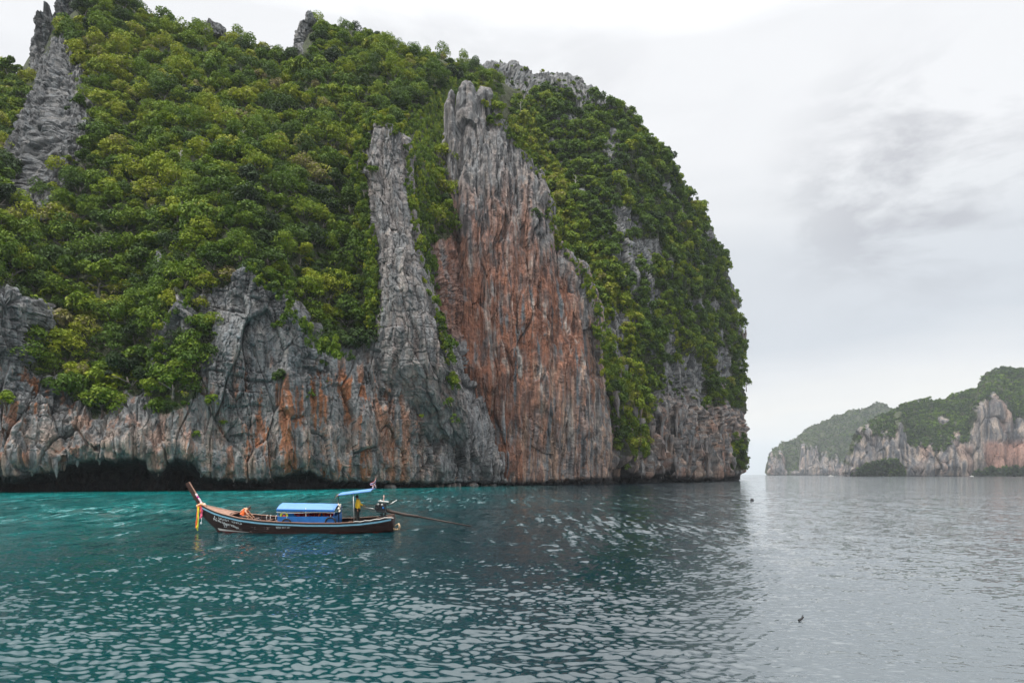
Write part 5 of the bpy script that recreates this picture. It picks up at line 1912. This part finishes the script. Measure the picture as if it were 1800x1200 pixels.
m = MB()
m.box(ep(670, 895), (0.52, 0.36, 0.40), (0, 0.10, 0)).box(ep(671.5, 887.5), (0.50, 0.30, 0.14), (0, 0.10, 0)).box(ep(661.5, 893), (0.10, 0.30, 0.32), (0, 0.1, 0))
m.tube([ep(662, 900, -0.18), ep(680, 902, -0.18)], 0.05, 8)
blk_ = m.build('engine_block', M_IRON, eng, bevel=0.02)
for q, (p_, y_, r__) in enumerate(((664.5, 888.5, 0.085), (668, 889, 0.05), (671.5, 889.2, 0.075), (663, 895.5, 0.075), (675, 893, 0.06))):
    m = MB()
    c = ep(p_, y_, -0.22)
    m.tube([c + Vector((0, 0.1, 0)), c, c + Vector((0, -0.05, 0))], [r__, r__, r__ * 0.7], 12)
    m.build('pulley' if q != 2 else 'oil_cap', M_STEEL if q in (0, 2) else M_IRON, eng, smooth=True)
c = ep(673.8, 894, -0.24)
MB().tube([c + Vector((0, 0.12, 0)), c + Vector((0, -0.03, 0))], 0.06, 12).build('oil_filter', M_BLUECAP, eng, smooth=True)
m = MB()
m.box(ep(674, 882.8), (0.62, 0.34, 0.045), (0, 0.11, 0)).tube([ep(669, 882), ep(669, 879.5)], [0.06, 0.045], 10)
m.build('valve_cover', M_WHITE, eng, bevel=0.01)
MB().tube([ep(674, 884), ep(674.5, 878), ep(674.8, 872)], [0.028, 0.03, 0.035], 8).build('exhaust_pipe', mat('pinkish_pipe', (0.55, 0.33, 0.28), 0.6), eng, smooth=True)
MB().tube([ep(681, 890.5), ep(689, 886), ep(698, 880.5)], [0.03, 0.035, 0.035], 8).build('lift_handle', M_STEEL, eng, smooth=True)
MB().tube([ep(661, 897, -0.1), ep(650, 895, -0.1), ep(637, 892.3, -0.1)], [0.045, 0.05, 0.03], 8).build('tiller', M_STEEL, eng, smooth=True)
m = MB()
m.tube([ep(672, 903), ep(672, 909)], 0.045, 8).tube([ep(678, 903), ep(676, 909)], 0.045, 8).tube([ep(668, 904), ep(672, 909)], 0.035, 8)
m.box(ep(674, 908.6), (0.5, 0.42, 0.07))
m.build('pedestal', M_IRON, eng)
sh_ = MB().tube([ep(680, 898.5), ep(692, 902, -0.1), ep(714, 906.5, -0.3), ep(735, 909.5, -0.45), ep(737, 910, -0.46)], [0.12, 0.10, 0.085, 0.085, 0.05], 10).build('shaft_tube', M_RUST, eng, smooth=True)
MB().tube([ep(734, 909.3, -0.45), ep(780, 918, -0.8), ep(828, 926.5, -1.15)], [0.055, 0.05, 0.038], 8).build('propeller_shaft', M_RUST, eng, smooth=True)
MB().tube([ep(688, 899.5, -0.1), ep(700, 902, -0.15), ep(712, 904.2, -0.25)], 0.03, 6).build('shaft_brace', M_WOOD, eng, smooth=True)
MB().tube([ep(813, 926.2, -1.1), ep(821, 928.5, -1.12), ep(829, 929, -1.15), ep(831, 927, -1.15)], 0.02, 6).build('skeg', M_IRON, eng, smooth=True)
m = MB()
pc = ep(830.5, 927.2, -1.17)
for k in range(3):
    a = k * 2.094 + 0.4
    d = Vector((0.03, math.cos(a), math.sin(a)))
    w = Vector((0.05, -math.sin(a) * 0.5, math.cos(a) * 0.5)).normalized() * 0.05
    m.add([pc + d * 0.02 - w * 0.4, pc + d * 0.09 - w, pc + d * 0.14, pc + d * 0.09 + w, pc + d * 0.02 + w * 0.4], [(0, 1, 2, 3, 4)])
m.tube([pc - Vector((0.06, 0, 0)), pc + Vector((0.04, 0, 0))], [0.03, 0.02], 8)
pr_ = m.build('propeller', M_IRON, eng)
psol = pr_.modifiers.new('thickness', 'SOLIDIFY')
psol.thickness = 0.012

# ---------- tyres hung at the deckhouse, life vests, bucket, garlands, flag: things carried by the boat
BO = boat.location.copy()


def heeled(v):
    return BO + Matrix.Rotation(HEEL, 3, 'X') @ Vector(v)


def thing(name, v, label, cat, group=None, rot=(0, 0, 0)):
    e = empty(name, tuple(heeled(v)))
    e.rotation_euler = rot
    return tag(e, label, cat, group)


for p_, z_, R_, lab in ((513, 0.62, 0.25, 'smaller black tyre fender at the front of the blue deckhouse'), (588.5, 0.66, 0.30, 'larger black tyre fender at the rear of the blue deckhouse')):
    e = thing('tyre', (bx(p_), -0.915, z_), lab, 'tyre', 'tyre fenders on the boat')
    m = MB()
    secs = []
    for k in range(28):
        a = 2 * math.pi * k / 28
        cen = Vector((math.cos(a), 0, math.sin(a)))
        secs.append([cen * (R_ + 0.045 * math.cos(b_)) + Vector((0, 0.05 * math.sin(b_), 0)) for b_ in np.linspace(0, 2 * math.pi, 10, endpoint=False)])
    secs.append(secs[0])
    m.loft(secs, closed=True)
    m.build('tread', M_BLACKP, e, smooth=True)
    MB().tube([(0, -0.02, R_ - 0.02), (0.01, 0.0, R_ + 0.12), (0, 0.05, R_ + 0.22)], 0.012, 6).build('rope', M_ROPE, e, smooth=True)


def life_vest(name, v, label, mt, rot, s=1.0):
    e = thing(name, v, label, 'life vest', 'life vests stowed in the deckhouse', rot)
    for sx in (-1, 1):
        m = MB()
        secs = []
        for t in np.linspace(0, 1, 7):
            w = 0.12 * s * (0.75 + 0.4 * math.sin(t * math.pi))
            secs.append([(sx * 0.12 * s + w * math.cos(a) * 0.8, 0.05 * s * math.sin(a), s * (-0.2 + 0.42 * t)) for a in np.linspace(0, 2 * math.pi, 10, endpoint=False)])
        m.loft(secs, closed=True, cap=True)
        m.build('foam_panel', mt, e, smooth=True)
    MB().tube([(-0.12 * s, 0, 0.2 * s), (-0.06 * s, 0.04, 0.29 * s), (0.06 * s, 0.04, 0.29 * s), (0.12 * s, 0, 0.2 * s)], 0.045 * s, 8).build('collar', mt, e, smooth=True)
    MB().tube([(-0.2 * s, -0.06 * s, -0.05), (0.2 * s, -0.06 * s, -0.05)], 0.014, 6).build('strap', M_BLACKP, e, smooth=True)
    return e


vests = [(526, 0.02), (531, 0.3), (540, 0.1), (548, 0.35), (557, 0.15), (566.5, -0.15), (571, 0.2), (577, 0.0), (584, 0.25)]
vlab = ['dull red life vest nearest the front of the deckhouse', 'red life vest second from the front of the deckhouse', 'dark red life vest third from the front in the deckhouse', 'red life vest in the middle of the deckhouse', 'dark life vest just behind the middle post',
        'bright red life vest in the rear half of the deckhouse', 'red life vest beside the brightest one', 'red life vest next to the rear tyre', 'rearmost red life vest in the deckhouse']
for k, ((p_, y_), lab) in enumerate(zip(vests, vlab)):
    life_vest('life_vest', (bx(p_), y_ - 0.35, 1.02), lab, M_REDV if k not in (5, 6) else M_ORANGE, (0.5, 1.2 + 0.3 * math.sin(k * 2.1), 0.4 * k), 0.8)
# yellow horseshoe buoy with an orange pad
e = thing('horseshoe_buoy', (bx(508), -0.80, 1.03), 'yellow horseshoe buoy with orange pad at the front of the deckhouse', 'buoy')
m = MB()
m.tube([(0.19 * math.cos(a), 0, 0.21 * math.sin(a)) for a in np.linspace(-0.5, math.pi + 0.5, 18)], 0.055, 10)
m.build('ring', M_LEMON, e, smooth=True)
MB().ball((0.0, 0.02, -0.02), (0.12, 0.05, 0.11), 12, 8).build('pad', M_ORANGE, e, smooth=True)
# blue bucket on the floor
e = thing('bucket', (bx(457), -0.2, 0.34), 'small blue bucket on the boat floor near the seated person', 'bucket')
m = MB()
secs = []
for z, r__ in ((0, 0.11), (0.28, 0.15), (0.30, 0.155), (0.28, 0.14), (0.02, 0.10)):
    secs.append([(r__ * math.cos(a), r__ * math.sin(a), z) for a in np.linspace(0, 2 * math.pi, 16, endpoint=False)])
m.loft(secs, closed=True, cap=True)
m.build('pail', M_BUCKET, e, smooth=True)
MB().tube([(0.155 * math.cos(a), 0, 0.28 + 0.16 * math.sin(a)) for a in np.linspace(0, math.pi, 10)], 0.008, 5).build('handle', M_STEEL, e, smooth=True)
# white flowers / cloth tied to the front awning post
e = thing('flower_bunch', bpt(597, 890, -0.66), 'bunch of white flowers tied to the front awning post', 'flowers')
m = MB()
rr = random.Random(3)
for k in range(16):
    m.ball((rr.uniform(-0.07, 0.10), rr.uniform(-0.08, 0.06), rr.uniform(-0.28, 0.16)), rr.uniform(0.03, 0.065), 7, 5, 0.2)
m.build('petals', mat('cream_flowers', (0.72, 0.66, 0.58), 0.9, noise=0.2, nscale=20), e)
MB().tube([(0, 0, 0.16), (0.02, -0.02, -0.1), (0.0, 0, -0.34)], 0.012, 6).build('ribbon', M_ROPE, e, smooth=True)


# prow garlands and ribbons
def ribbon(pts, w, mt, name, parent, twist=0.4):
    m = MB()
    secs = []
    for k, p in enumerate(pts):
        a = twist * math.sin(k * 0.9)
        d = Vector((math.cos(a), math.sin(a), 0)) * w * (0.8 + 0.25 * math.sin(k * 1.7))
        p = Vector(p)
        secs.append([p - d, p + Vector((0, -0.012, 0)), p + d, p + Vector((0, 0.012, 0))])
    m.loft(secs, closed=True, cap=True)
    return m.build(name, mt, parent, smooth=True)


e = thing('prow_ribbons', bpt(354, 889), 'bundle of orange, yellow and pink ribbons tied round the boat prow', 'ribbons')
R0 = bpt(354, 889)
rp = lambda px, py, dy=-0.12: bpt(px, py, dy) - R0
knot = MB()
for k in range(7):
    t = k / 6
    c0 = rp(349 + 13 * t, 890.5 - 3.0 * math.sin(t * 3.14), -0.10 - 0.05 * math.sin(t * 3.14))
    knot.ball(c0, (0.085, 0.10, 0.075), 8, 6, 0.18)
knot.build('knot', M_PEACH, e, smooth=True)
MB().ball(rp(361, 887.5), (0.10, 0.10, 0.06), 8, 6, 0.15).build('rosette', mat('cream_cloth', (0.82, 0.66, 0.55), 0.85), e, smooth=True)
for pts, w, mt in (([(350, 891), (349, 900), (347.8, 912), (347, 922), (345.8, 929)], 0.05, M_ORANGE), ([(351, 892), (350.4, 905), (350.2, 918), (349.4, 928), (349, 934)], 0.05, M_LEMON), ([(350.5, 891), (349.6, 908), (348.6, 920), (347.6, 931)], 0.045, M_YELLOW),
                   ([(355.5, 890), (355.8, 898), (355, 907), (354.6, 913)], 0.085, M_PINK), ([(357.5, 889), (358, 895), (357, 903), (356, 911)], 0.06, M_PINK), ([(353.8, 890), (354, 897), (353.6, 903)], 0.05, M_ORANGE), ([(356.2, 911), (356, 916), (355.6, 920)], 0.02, M_FLAGW)):
    pl = []
    for k in range(len(pts) - 1):
        for t in (0, 0.33, 0.66):
            pl.append((pts[k][0] * (1 - t) + pts[k + 1][0] * t, pts[k][1] * (1 - t) + pts[k + 1][1] * t))
    pl.append(pts[-1])
    ribbon([rp(a, b_, -0.14 - 0.02 * (a % 3)) for a, b_ in pl], w, mt, 'ribbon', e)
MB().ball(rp(355.6, 920.5), (0.06, 0.06, 0.07), 8, 6, 0.15).build('tassel', M_FLAGW, e, smooth=True)
e = thing('flower_garland', bpt(350, 880), 'pink and white flower garland strung on the prow above the ribbons', 'garland')
R1 = bpt(350, 880)
m1, m2 = MB(), MB()
for k in range(13):
    t = k / 12
    c0 = bpt(345.5 + 9.5 * t, 870 + 15 * t, -0.09) - R1 + Vector((0.05, rr.uniform(-0.02, 0.02), rr.uniform(-0.015, 0.015)))
    (m2 if 3 <= k <= 5 else m1).ball(c0, 0.06, 7, 5, 0.25)
m1.build('pale_flowers', M_PALE, e)
m2.build('magenta_flowers', M_MAGENTA, e)

# flag on its short staff at the awning's rear edge
e = thing('flag', bpt(656.5, 862, 0.0), 'small red, white and blue striped flag flying from the awning end', 'flag')
F0 = bpt(656.5, 862)
fp = lambda px, py, dy=0.0: bpt(px, py, dy) - F0
MB().tube([fp(656.5, 864), fp(657.2, 855), fp(662, 840.5)], 0.014, 6).build('staff', M_WOOD, e, smooth=True)
top, bot = [(662.6, 841), (660.5, 845), (657.5, 848), (654, 849.5), (651.2, 851)], [(661, 851), (660, 855), (657.6, 855), (655, 854.5), (652.5, 854.8)]
stripes = [(0, 1 / 6, M_FLAGR), (1 / 6, 2 / 6, M_FLAGW), (2 / 6, 4 / 6, M_NAVY), (4 / 6, 5 / 6, M_FLAGW), (5 / 6, 1, M_FLAGR)]
for a0, a1, mt_ in stripes:
    m = MB()
    secs = []
    for k, (tp, bt) in enumerate(zip(top, bot)):
        dy = 0.07 * math.sin(k * 1.5)
        p0, p1 = fp(*tp, dy), fp(*bt, dy + 0.03)
        secs.append([p0.lerp(p1, a0), p0.lerp(p1, a1), p0.lerp(p1, a1) + Vector((0, 0.008, 0)), p0.lerp(p1, a0) + Vector((0, 0.008, 0))])
    m.loft(secs, closed=True, cap=True)
    m.build('stripe', mt_, e, smooth=False)
ribbon([fp(657.2, 855), fp(656.8, 858), fp(657, 861)], 0.04, M_PALE, 'streamer', e)
ribbon([fp(660.5, 853), fp(661.5, 857), fp(661.8, 860)], 0.05, mat('grey_cloth', (0.2, 0.18, 0.2), 0.9), 'streamer', e)


# ---------- lettering painted on the bow
def letters(txt, px, py, size, parent, slope, sc_x=1.0, shear=0.0):
    cu = bpy.data.curves.new('lettering', 'FONT')
    cu.body = txt
    cu.size = size
    cu.shear = shear
    cu.extrude = 0.001
    cu.offset = 0.004
    tmp = bpy.data.objects.new('lettering', cu)
    COL.objects.link(tmp)
    bpy.context.view_layer.update()
    me_ = bpy.data.meshes.new_from_object(tmp.evaluated_get(bpy.context.evaluated_depsgraph_get()))
    bpy.data.objects.remove(tmp)
    o = bpy.data.objects.new('lettering', me_)
    me_.materials.clear()
    me_.materials.append(M_LETTER)
    COL.objects.link(o)
    # lay the flat letters on the curved side plank by plank
    x0, z0 = bx(px), bz(py, -0.8)
    n = len(me_.vertices)
    co = np.zeros(n * 3)
    me_.vertices.foreach_get('co', co)
    co = co.reshape(-1, 3)
    X_ = x0 + co[:, 0] * sc_x
    Z_ = z0 + co[:, 1] - slope * (X_ - x0)
    pxs = (X_ + X0) / YB * FOC + CX
    Yn = np.zeros(n)
    for k in range(n):
        hb_, sh, ke, wb = hull_at(pxs[k])
        fr = np.clip((sh - Z_[k]) / (sh - ke), 0, 1)
        Yn[k] = -(np.interp(fr, [0, 0.16, 0.45, 0.68, 0.87, 1], [hb_, hb_ * 0.985, 0.55 * hb_ + 0.45 * wb, wb, wb * 0.72, 0.03]) + 0.012) - co[:, 2][k]
    out = np.stack([X_, Yn, Z_], -1)
    me_.vertices.foreach_set('co', out.reshape(-1).astype(np.float32))
    me_.update()
    o.parent = parent
    return o


letters('1. \u0e19\u0e31\u0e14\u0e2d\u0e0a\u0e48\u0e32\u0e23\u0e35\u0e1f\u0e23\u0e4c', 382, 910.5, 0.34, hull, 0.20)
letters('Phi Phi Island Village', 381, 915.0, 0.20, hull, 0.30, 1.0)
letters('27', 399.6, 927, 0.24, hull, 0.10, 1.15)
letters('\u0e1c\u0e39\u0e49\u0e04\u0e38\u0e21 \u0e29-\u0e52\u0e57\u0e52', 495, 926.5, 0.17, hull, 0.03)


# ---------- people
def skinned(name, verts, edges, radii, mt, parent, root=0, sub=2):
    me_ = bpy.data.meshes.new(name)
    me_.from_pydata([tuple(v) for v in verts], edges, [])
    o = bpy.data.objects.new(name, me_)
    COL.objects.link(o)
    md = o.modifiers.new('skin', 'SKIN')
    md.use_smooth_shade = True
    for k, r__ in enumerate(radii):
        r__ = r__ if hasattr(r__, '__len__') else (r__, r__)
        me_.skin_vertices[0].data[k].radius = r__
    me_.skin_vertices[0].data[root].use_root = True
    sb = o.modifiers.new('sub', 'SUBSURF')
    sb.levels = sb.render_levels = sub
    me_.materials.append(mt)
    o.parent = parent
    return o


def hand(prefix_v, w, d, up, scale, m):
    """five bent fingers from a palm at w pointing along d"""
    d, up = Vector(d).normalized(), Vector(up).normalized()
    sd = d.cross(up).normalized()
    m.ball(w + d * 0.045 * scale, (0.04 * scale, 0.035 * scale, 0.05 * scale), 8, 6)
    for k in range(4):
        b0 = w + d * 0.085 * scale + sd * (0.027 - 0.018 * k) * scale
        ln = (0.065, 0.078, 0.072, 0.055)[k] * scale
        m.tube([b0, b0 + d * ln * 0.5 - up * 0.012 * scale, b0 + d * ln * 0.85 - up * 0.035 * scale], [0.0095 * scale, 0.009 * scale, 0.007 * scale], 6)
    t0 = w + d * 0.03 * scale + sd * 0.035 * scale
    m.tube([t0, t0 + d * 0.03 * scale + sd * 0.025 * scale, t0 + d * 0.055 * scale + sd * 0.03 * scale - up * 0.01], [0.012 * scale, 0.0105 * scale, 0.008 * scale], 6)


def head(parent, c, face, skin_m, hair_m, s=1.0):
    """face features and hair around a head centre; face = direction looked at"""
    f = Vector(face).normalized()
    r = f.cross(Vector((0, 0, 1))).normalized()
    u = r.cross(f)
    h_ = MB()
    h_.ball((0, 0, 0), (0.098 * s, 0.102 * s, 0.105 * s), 14, 9)
    h_.v = [tuple(c - f * 0.012 * s + u * 0.022 * s + r * v[0] + f * v[1] + u * v[2]) for v in h_.v if True]
    keep = []
    for q in h_.f:
        cc = sum((Vector(h_.v[i]) for i in q), Vector()) / 4 - c
        if not (cc.dot(f) > 0.035 * s and cc.dot(u) < 0.075 * s) and cc.dot(u) > -0.07 * s:
            keep.append(q)
    h_.f = keep
    h_.build('hair', hair_m, parent, smooth=True)
    MB().ball(c + f * 0.103 * s - u * 0.02 * s, (0.017 * s, 0.017 * s, 0.024 * s), 8, 6).build('nose', skin_m, parent, smooth=True)
    for sg in (-1, 1):
        MB().ball(c + f * 0.083 * s + r * sg * 0.034 * s + u * 0.012 * s, 0.013 * s, 8, 6).build('eye', M_EYE, parent, smooth=True)
        MB().ball(c + r * sg * 0.086 * s - u * 0.008 * s, (0.014 * s, 0.024 * s, 0.03 * s), 8, 6).build('ear', skin_m, parent, smooth=True)
    MB().tube([c + f * 0.085 * s - u * 0.058 * s - r * 0.025 * s, c + f * 0.094 * s - u * 0.056 * s, c + f * 0.085 * s - u * 0.058 * s + r * 0.025 * s], 0.008 * s, 6).build('mouth', M_LIP, parent, smooth=True)


# steersman: stands behind the awning post, looks towards the bow
floor_z = 0.46
MB().box((bx(628), 0, 0.44), (0.75, 1.2, 0.04)).build('helm_platform', M_WOODD, boat)
p1 = empty('person', tuple(heeled((bx(629.5), -0.15, floor_z))))
tag(p1, 'person in a yellow jacket and dark trousers standing at the stern under the awning', 'person')
V = lambda *a: Vector(a)
J = dict(pel=V(0, 0, 0.90), wai=V(0, 0, 1.06), che=V(0.02, 0, 1.30), nec=V(0.01, 0, 1.47), chin=V(-0.02, 0, 1.545), hed=V(-0.03, 0, 1.625), crn=V(-0.025, 0, 1.70),
         hl=V(0, -0.09, 0.87), kl=V(-0.03, -0.11, 0.48), al=V(0.01, -0.12, 0.09), tl=V(-0.13, -0.13, 0.04), hr=V(0, 0.09, 0.87), kr=V(0.02, 0.11, 0.48), ar=V(0.07, 0.12, 0.09), trr=V(-0.06, 0.13, 0.04),
         sl=V(0.02, -0.18, 1.41), el=V(0.10, -0.24, 1.14), wl=V(0.06, -0.25, 0.90), sr=V(0.02, 0.18, 1.41), er=V(0.12, 0.24, 1.15), wr=V(0.30, 0.22, 1.10))
names = list(J)
ix = {n_: k for k, n_ in enumerate(names)}
E_ = [(ix[a], ix[b_]) for a, b_ in (('pel', 'wai'), ('wai', 'che'), ('che', 'nec'), ('nec', 'chin'), ('chin', 'hed'), ('hed', 'crn'), ('pel', 'hl'), ('hl', 'kl'), ('kl', 'al'), ('al', 'tl'), ('pel', 'hr'), ('hr', 'kr'), ('kr', 'ar'), ('ar', 'trr'), ('che', 'sl'), ('sl', 'el'), ('el', 'wl'), ('che', 'sr'), ('sr', 'er'), ('er', 'wr'))]
RD = dict(pel=(0.15, 0.11), wai=(0.14, 0.10), che=(0.16, 0.11), nec=0.052, chin=0.062, hed=0.088, crn=0.06, hl=0.085, kl=0.058, al=0.042, tl=0.03, hr=0.085, kr=0.058, ar=0.042, trr=0.03, sl=0.06, el=0.042, wl=0.03, sr=0.06, er=0.042, wr=0.03)
skinned('body', [J[n_] for n_ in names], E_, [RD[n_] for n_ in names], M_SKIN, p1, ix['pel'])
m = MB()
hand(None, J['wl'] + V(0, 0, -0.02), (0.05, 0, -1), (-1, 0, 0), 1.0, m)
hand(None, J['wr'] + V(0.02, 0, 0), (1, 0, -0.2), (0, 0, 1), 1.0, m)
m.build('hands', M_SKIN, p1, smooth=True)
head(p1, J['hed'] + V(0, 0, 0.0), (-0.9, 0.35, 0), M_SKIN, M_HAIR, 1.0)
jk = ['pelj', 'wai', 'che', 'col', 'sl', 'el', 'wl', 'sr', 'er', 'wr']
JJ = dict(J, pelj=V(0.01, 0, 0.84), col=V(0.01, 0, 1.485))
JE = [(0, 1), (1, 2), (2, 3), (2, 4), (4, 5), (5, 6), (2, 7), (7, 8), (8, 9)]
skinned('jacket', [JJ[n_] for n_ in jk], JE, [(0.19, 0.15), (0.185, 0.145), (0.19, 0.14), (0.075, 0.075), 0.085, 0.07, 0.055, 0.085, 0.07, 0.055], M_YELLOW, p1, 1)
MB().tube([V(0.01 + 0.075 * math.cos(a), 0.085 * math.sin(a), 1.475 + 0.012 * math.cos(a)) for a in np.linspace(0, 2 * math.pi, 14)], 0.028, 8).build('collar', M_TROUS, p1, smooth=True)
skinned('trousers', [J['pel'], J['hl'], J['kl'], J['al'] + V(0, 0, 0.02), J['hr'], J['kr'], J['ar'] + V(0, 0, 0.02)], [(0, 1), (1, 2), (2, 3), (0, 4), (4, 5), (5, 6)], [(0.16, 0.125), 0.105, 0.082, 0.07, 0.105, 0.082, 0.07], M_TROUS, p1, 0)

# bow hand: sits on the foredeck edge, bends forward and reaches down to the right
p2 = empty('person', tuple(heeled((bx(427), 0.0, 0.80))))
tag(p2, 'person in an orange life vest bending forward while seated near the bow', 'person')
K = dict(pel=V(0, 0, 0.10), wai=V(0.05, 0, 0.25), che=V(0.19, 0, 0.42), nec=V(0.31, 0, 0.53), chin=V(0.38, 0, 0.55), hed=V(0.42, 0, 0.585), crn=V(0.45, 0, 0.63),
         hl=V(0.04, -0.10, 0.08), kl=V(0.42, -0.17, 0.10), al=V(0.36, -0.18, -0.32), tl=V(0.50, -0.18, -0.38), hr=V(0.04, 0.10, 0.08), kr=V(0.42, 0.17, 0.10), ar=V(0.36, 0.18, -0.32), trr=V(0.50, 0.18, -0.38),
         sl=V(0.24, -0.19, 0.44), el=V(0.40, -0.25, 0.22), wl=V(0.60, -0.20, 0.05), sr=V(0.24, 0.19, 0.44), er=V(0.40, 0.22, 0.24), wr=V(0.58, 0.12, 0.10))
skinned('body', [K[n_] for n_ in names], E_, [RD[n_] for n_ in names], M_SKIN2, p2, ix['pel'])
m = MB()
hand(None, K['wl'] + V(0.01, 0, -0.01), (0.75, 0.1, -0.6), (0.5, 0, 0.8), 1.0, m)
hand(None, K['wr'] + V(0.01, 0, -0.01), (0.75, -0.1, -0.6), (0.5, 0, 0.8), 1.0, m)
m.build('hands', M_SKIN2, p2, smooth=True)
head(p2, K['hed'], (0.75, -0.05, -0.6), M_SKIN2, M_HAIR, 1.0)
skinned('shorts', [K['pel'] + V(0, 0, 0.02), K['hl'], K['kl'] * 0.75 + K['hl'] * 0.25, K['hr'], K['kr'] * 0.75 + K['hr'] * 0.25], [(0, 1), (1, 2), (0, 3), (3, 4)], [(0.165, 0.13), 0.11, 0.085, 0.11, 0.085], M_SHORT, p2, 0)
vest = empty('life_vest', tuple(heeled((bx(427), 0.0, 0.80))))
tag(vest, 'orange and peach life vest worn by the person bending at the bow', 'life vest')
skinned('foam_body', [K['wai'] + V(0, 0, -0.04), K['wai'] * 0.5 + K['che'] * 0.5, K['che'] + V(0.02, 0, 0.02)], [(0, 1), (1, 2)], [(0.19, 0.145), (0.20, 0.155), (0.175, 0.13)], M_ORANGE, vest, 1)
m = MB()
for sg in (-1, 1):
    m.tube([K['wai'] + V(-0.12, sg * 0.10, 0.12), K['che'] + V(-0.13, sg * 0.11, 0.06), K['che'] + V(0.0, sg * 0.11, 0.15), K['che'] + V(0.12, sg * 0.09, 0.02)], 0.045, 8)
m.build('shoulder_strap', M_PEACH, vest, smooth=True)
m = MB()
m.tube([K['wai'] + V(-0.15, -0.12, 0.0), K['wai'] + V(-0.02, -0.19, -0.02), K['wai'] + V(0.14, -0.14, -0.06)], 0.022, 6)
m.build('belt', M_BLACKP, vest, smooth=True)

# ---------- two white motor boats far off, and two things adrift
for x_, Y_, sc_, lab in ((1461, 1130.0, 1.0, 'tiny white motor boat under the farthest headland'), (1708.5, 1010.0, 0.72, 'tiny white motor boat under the tall pale cliffs on the right')):
    e = empty('motor_boat', tuple(at(x_, HZ + CAMH * FOC / Y_, Y_)), 0.2)
    tag(e, lab, 'boat', 'far motor boats')
    m = MB()
    secs = []
    for t, w, z1 in ((-1, 1.15, 0.95), (-0.4, 1.3, 1.0), (0.3, 1.2, 1.15), (0.75, 0.6, 1.35), (1.0, 0.05, 1.5)):
        x = t * 4.2 * sc_
        secs.append([(x, -w * sc_, z1 * sc_), (x, -w * 0.75 * sc_, -0.3), (x, 0, -0.5), (x, w * 0.75 * sc_, -0.3), (x, w * sc_, z1 * sc_)])
    m.loft(secs, closed=True, cap=True)
    m.build('hull', M_WHITE, e)
    MB().box((-0.4 * sc_, 0, 1.6 * sc_), (3.0 * sc_, 1.9 * sc_, 1.1 * sc_), (0, 0, 0)).build('cabin', M_WHITE, e, bevel=0.2)
    MB().box((-0.2 * sc_, 0, 1.75 * sc_), (2.2 * sc_, 1.96 * sc_, 0.4 * sc_)).build('window_band', M_IRON, e)

e = empty('buoy', tuple(at(1322, 879.2, CAMH * FOC / 46.0)))
tag(e, 'dark round mooring buoy floating off the cape', 'buoy')
MB().ball((0, 0, 0.06), (0.24, 0.22, 0.20), 14, 9, 0.03).build('float', M_BLACKP, e, smooth=True)
MB().tube([(-0.14, 0, 0.2), (-0.17, 0, 0.34), (-0.12, 0, 0.36)], 0.025, 8).build('eye', M_IRON, e, smooth=True)
e = empty('driftwood', tuple(at(1409, 1090, CAMH * FOC / 257.0)), 0.5)
tag(e, 'dark forked piece of driftwood floating in the silvery foreground water', 'driftwood')
m = MB()
m.tube([(-0.10, 0, 0.015), (-0.04, 0, 0.03), (0.03, 0.0, 0.05), (0.075, 0.0, 0.085)], [0.028, 0.030, 0.022, 0.013], 8)
m.build('log', M_BLACKP, e, smooth=True)
MB().tube([(0.01, 0, 0.04), (0.05, 0.02, 0.10), (0.085, 0.02, 0.118)], [0.014, 0.012, 0.008], 6).build('branch', M_BLACKP, e, smooth=True)
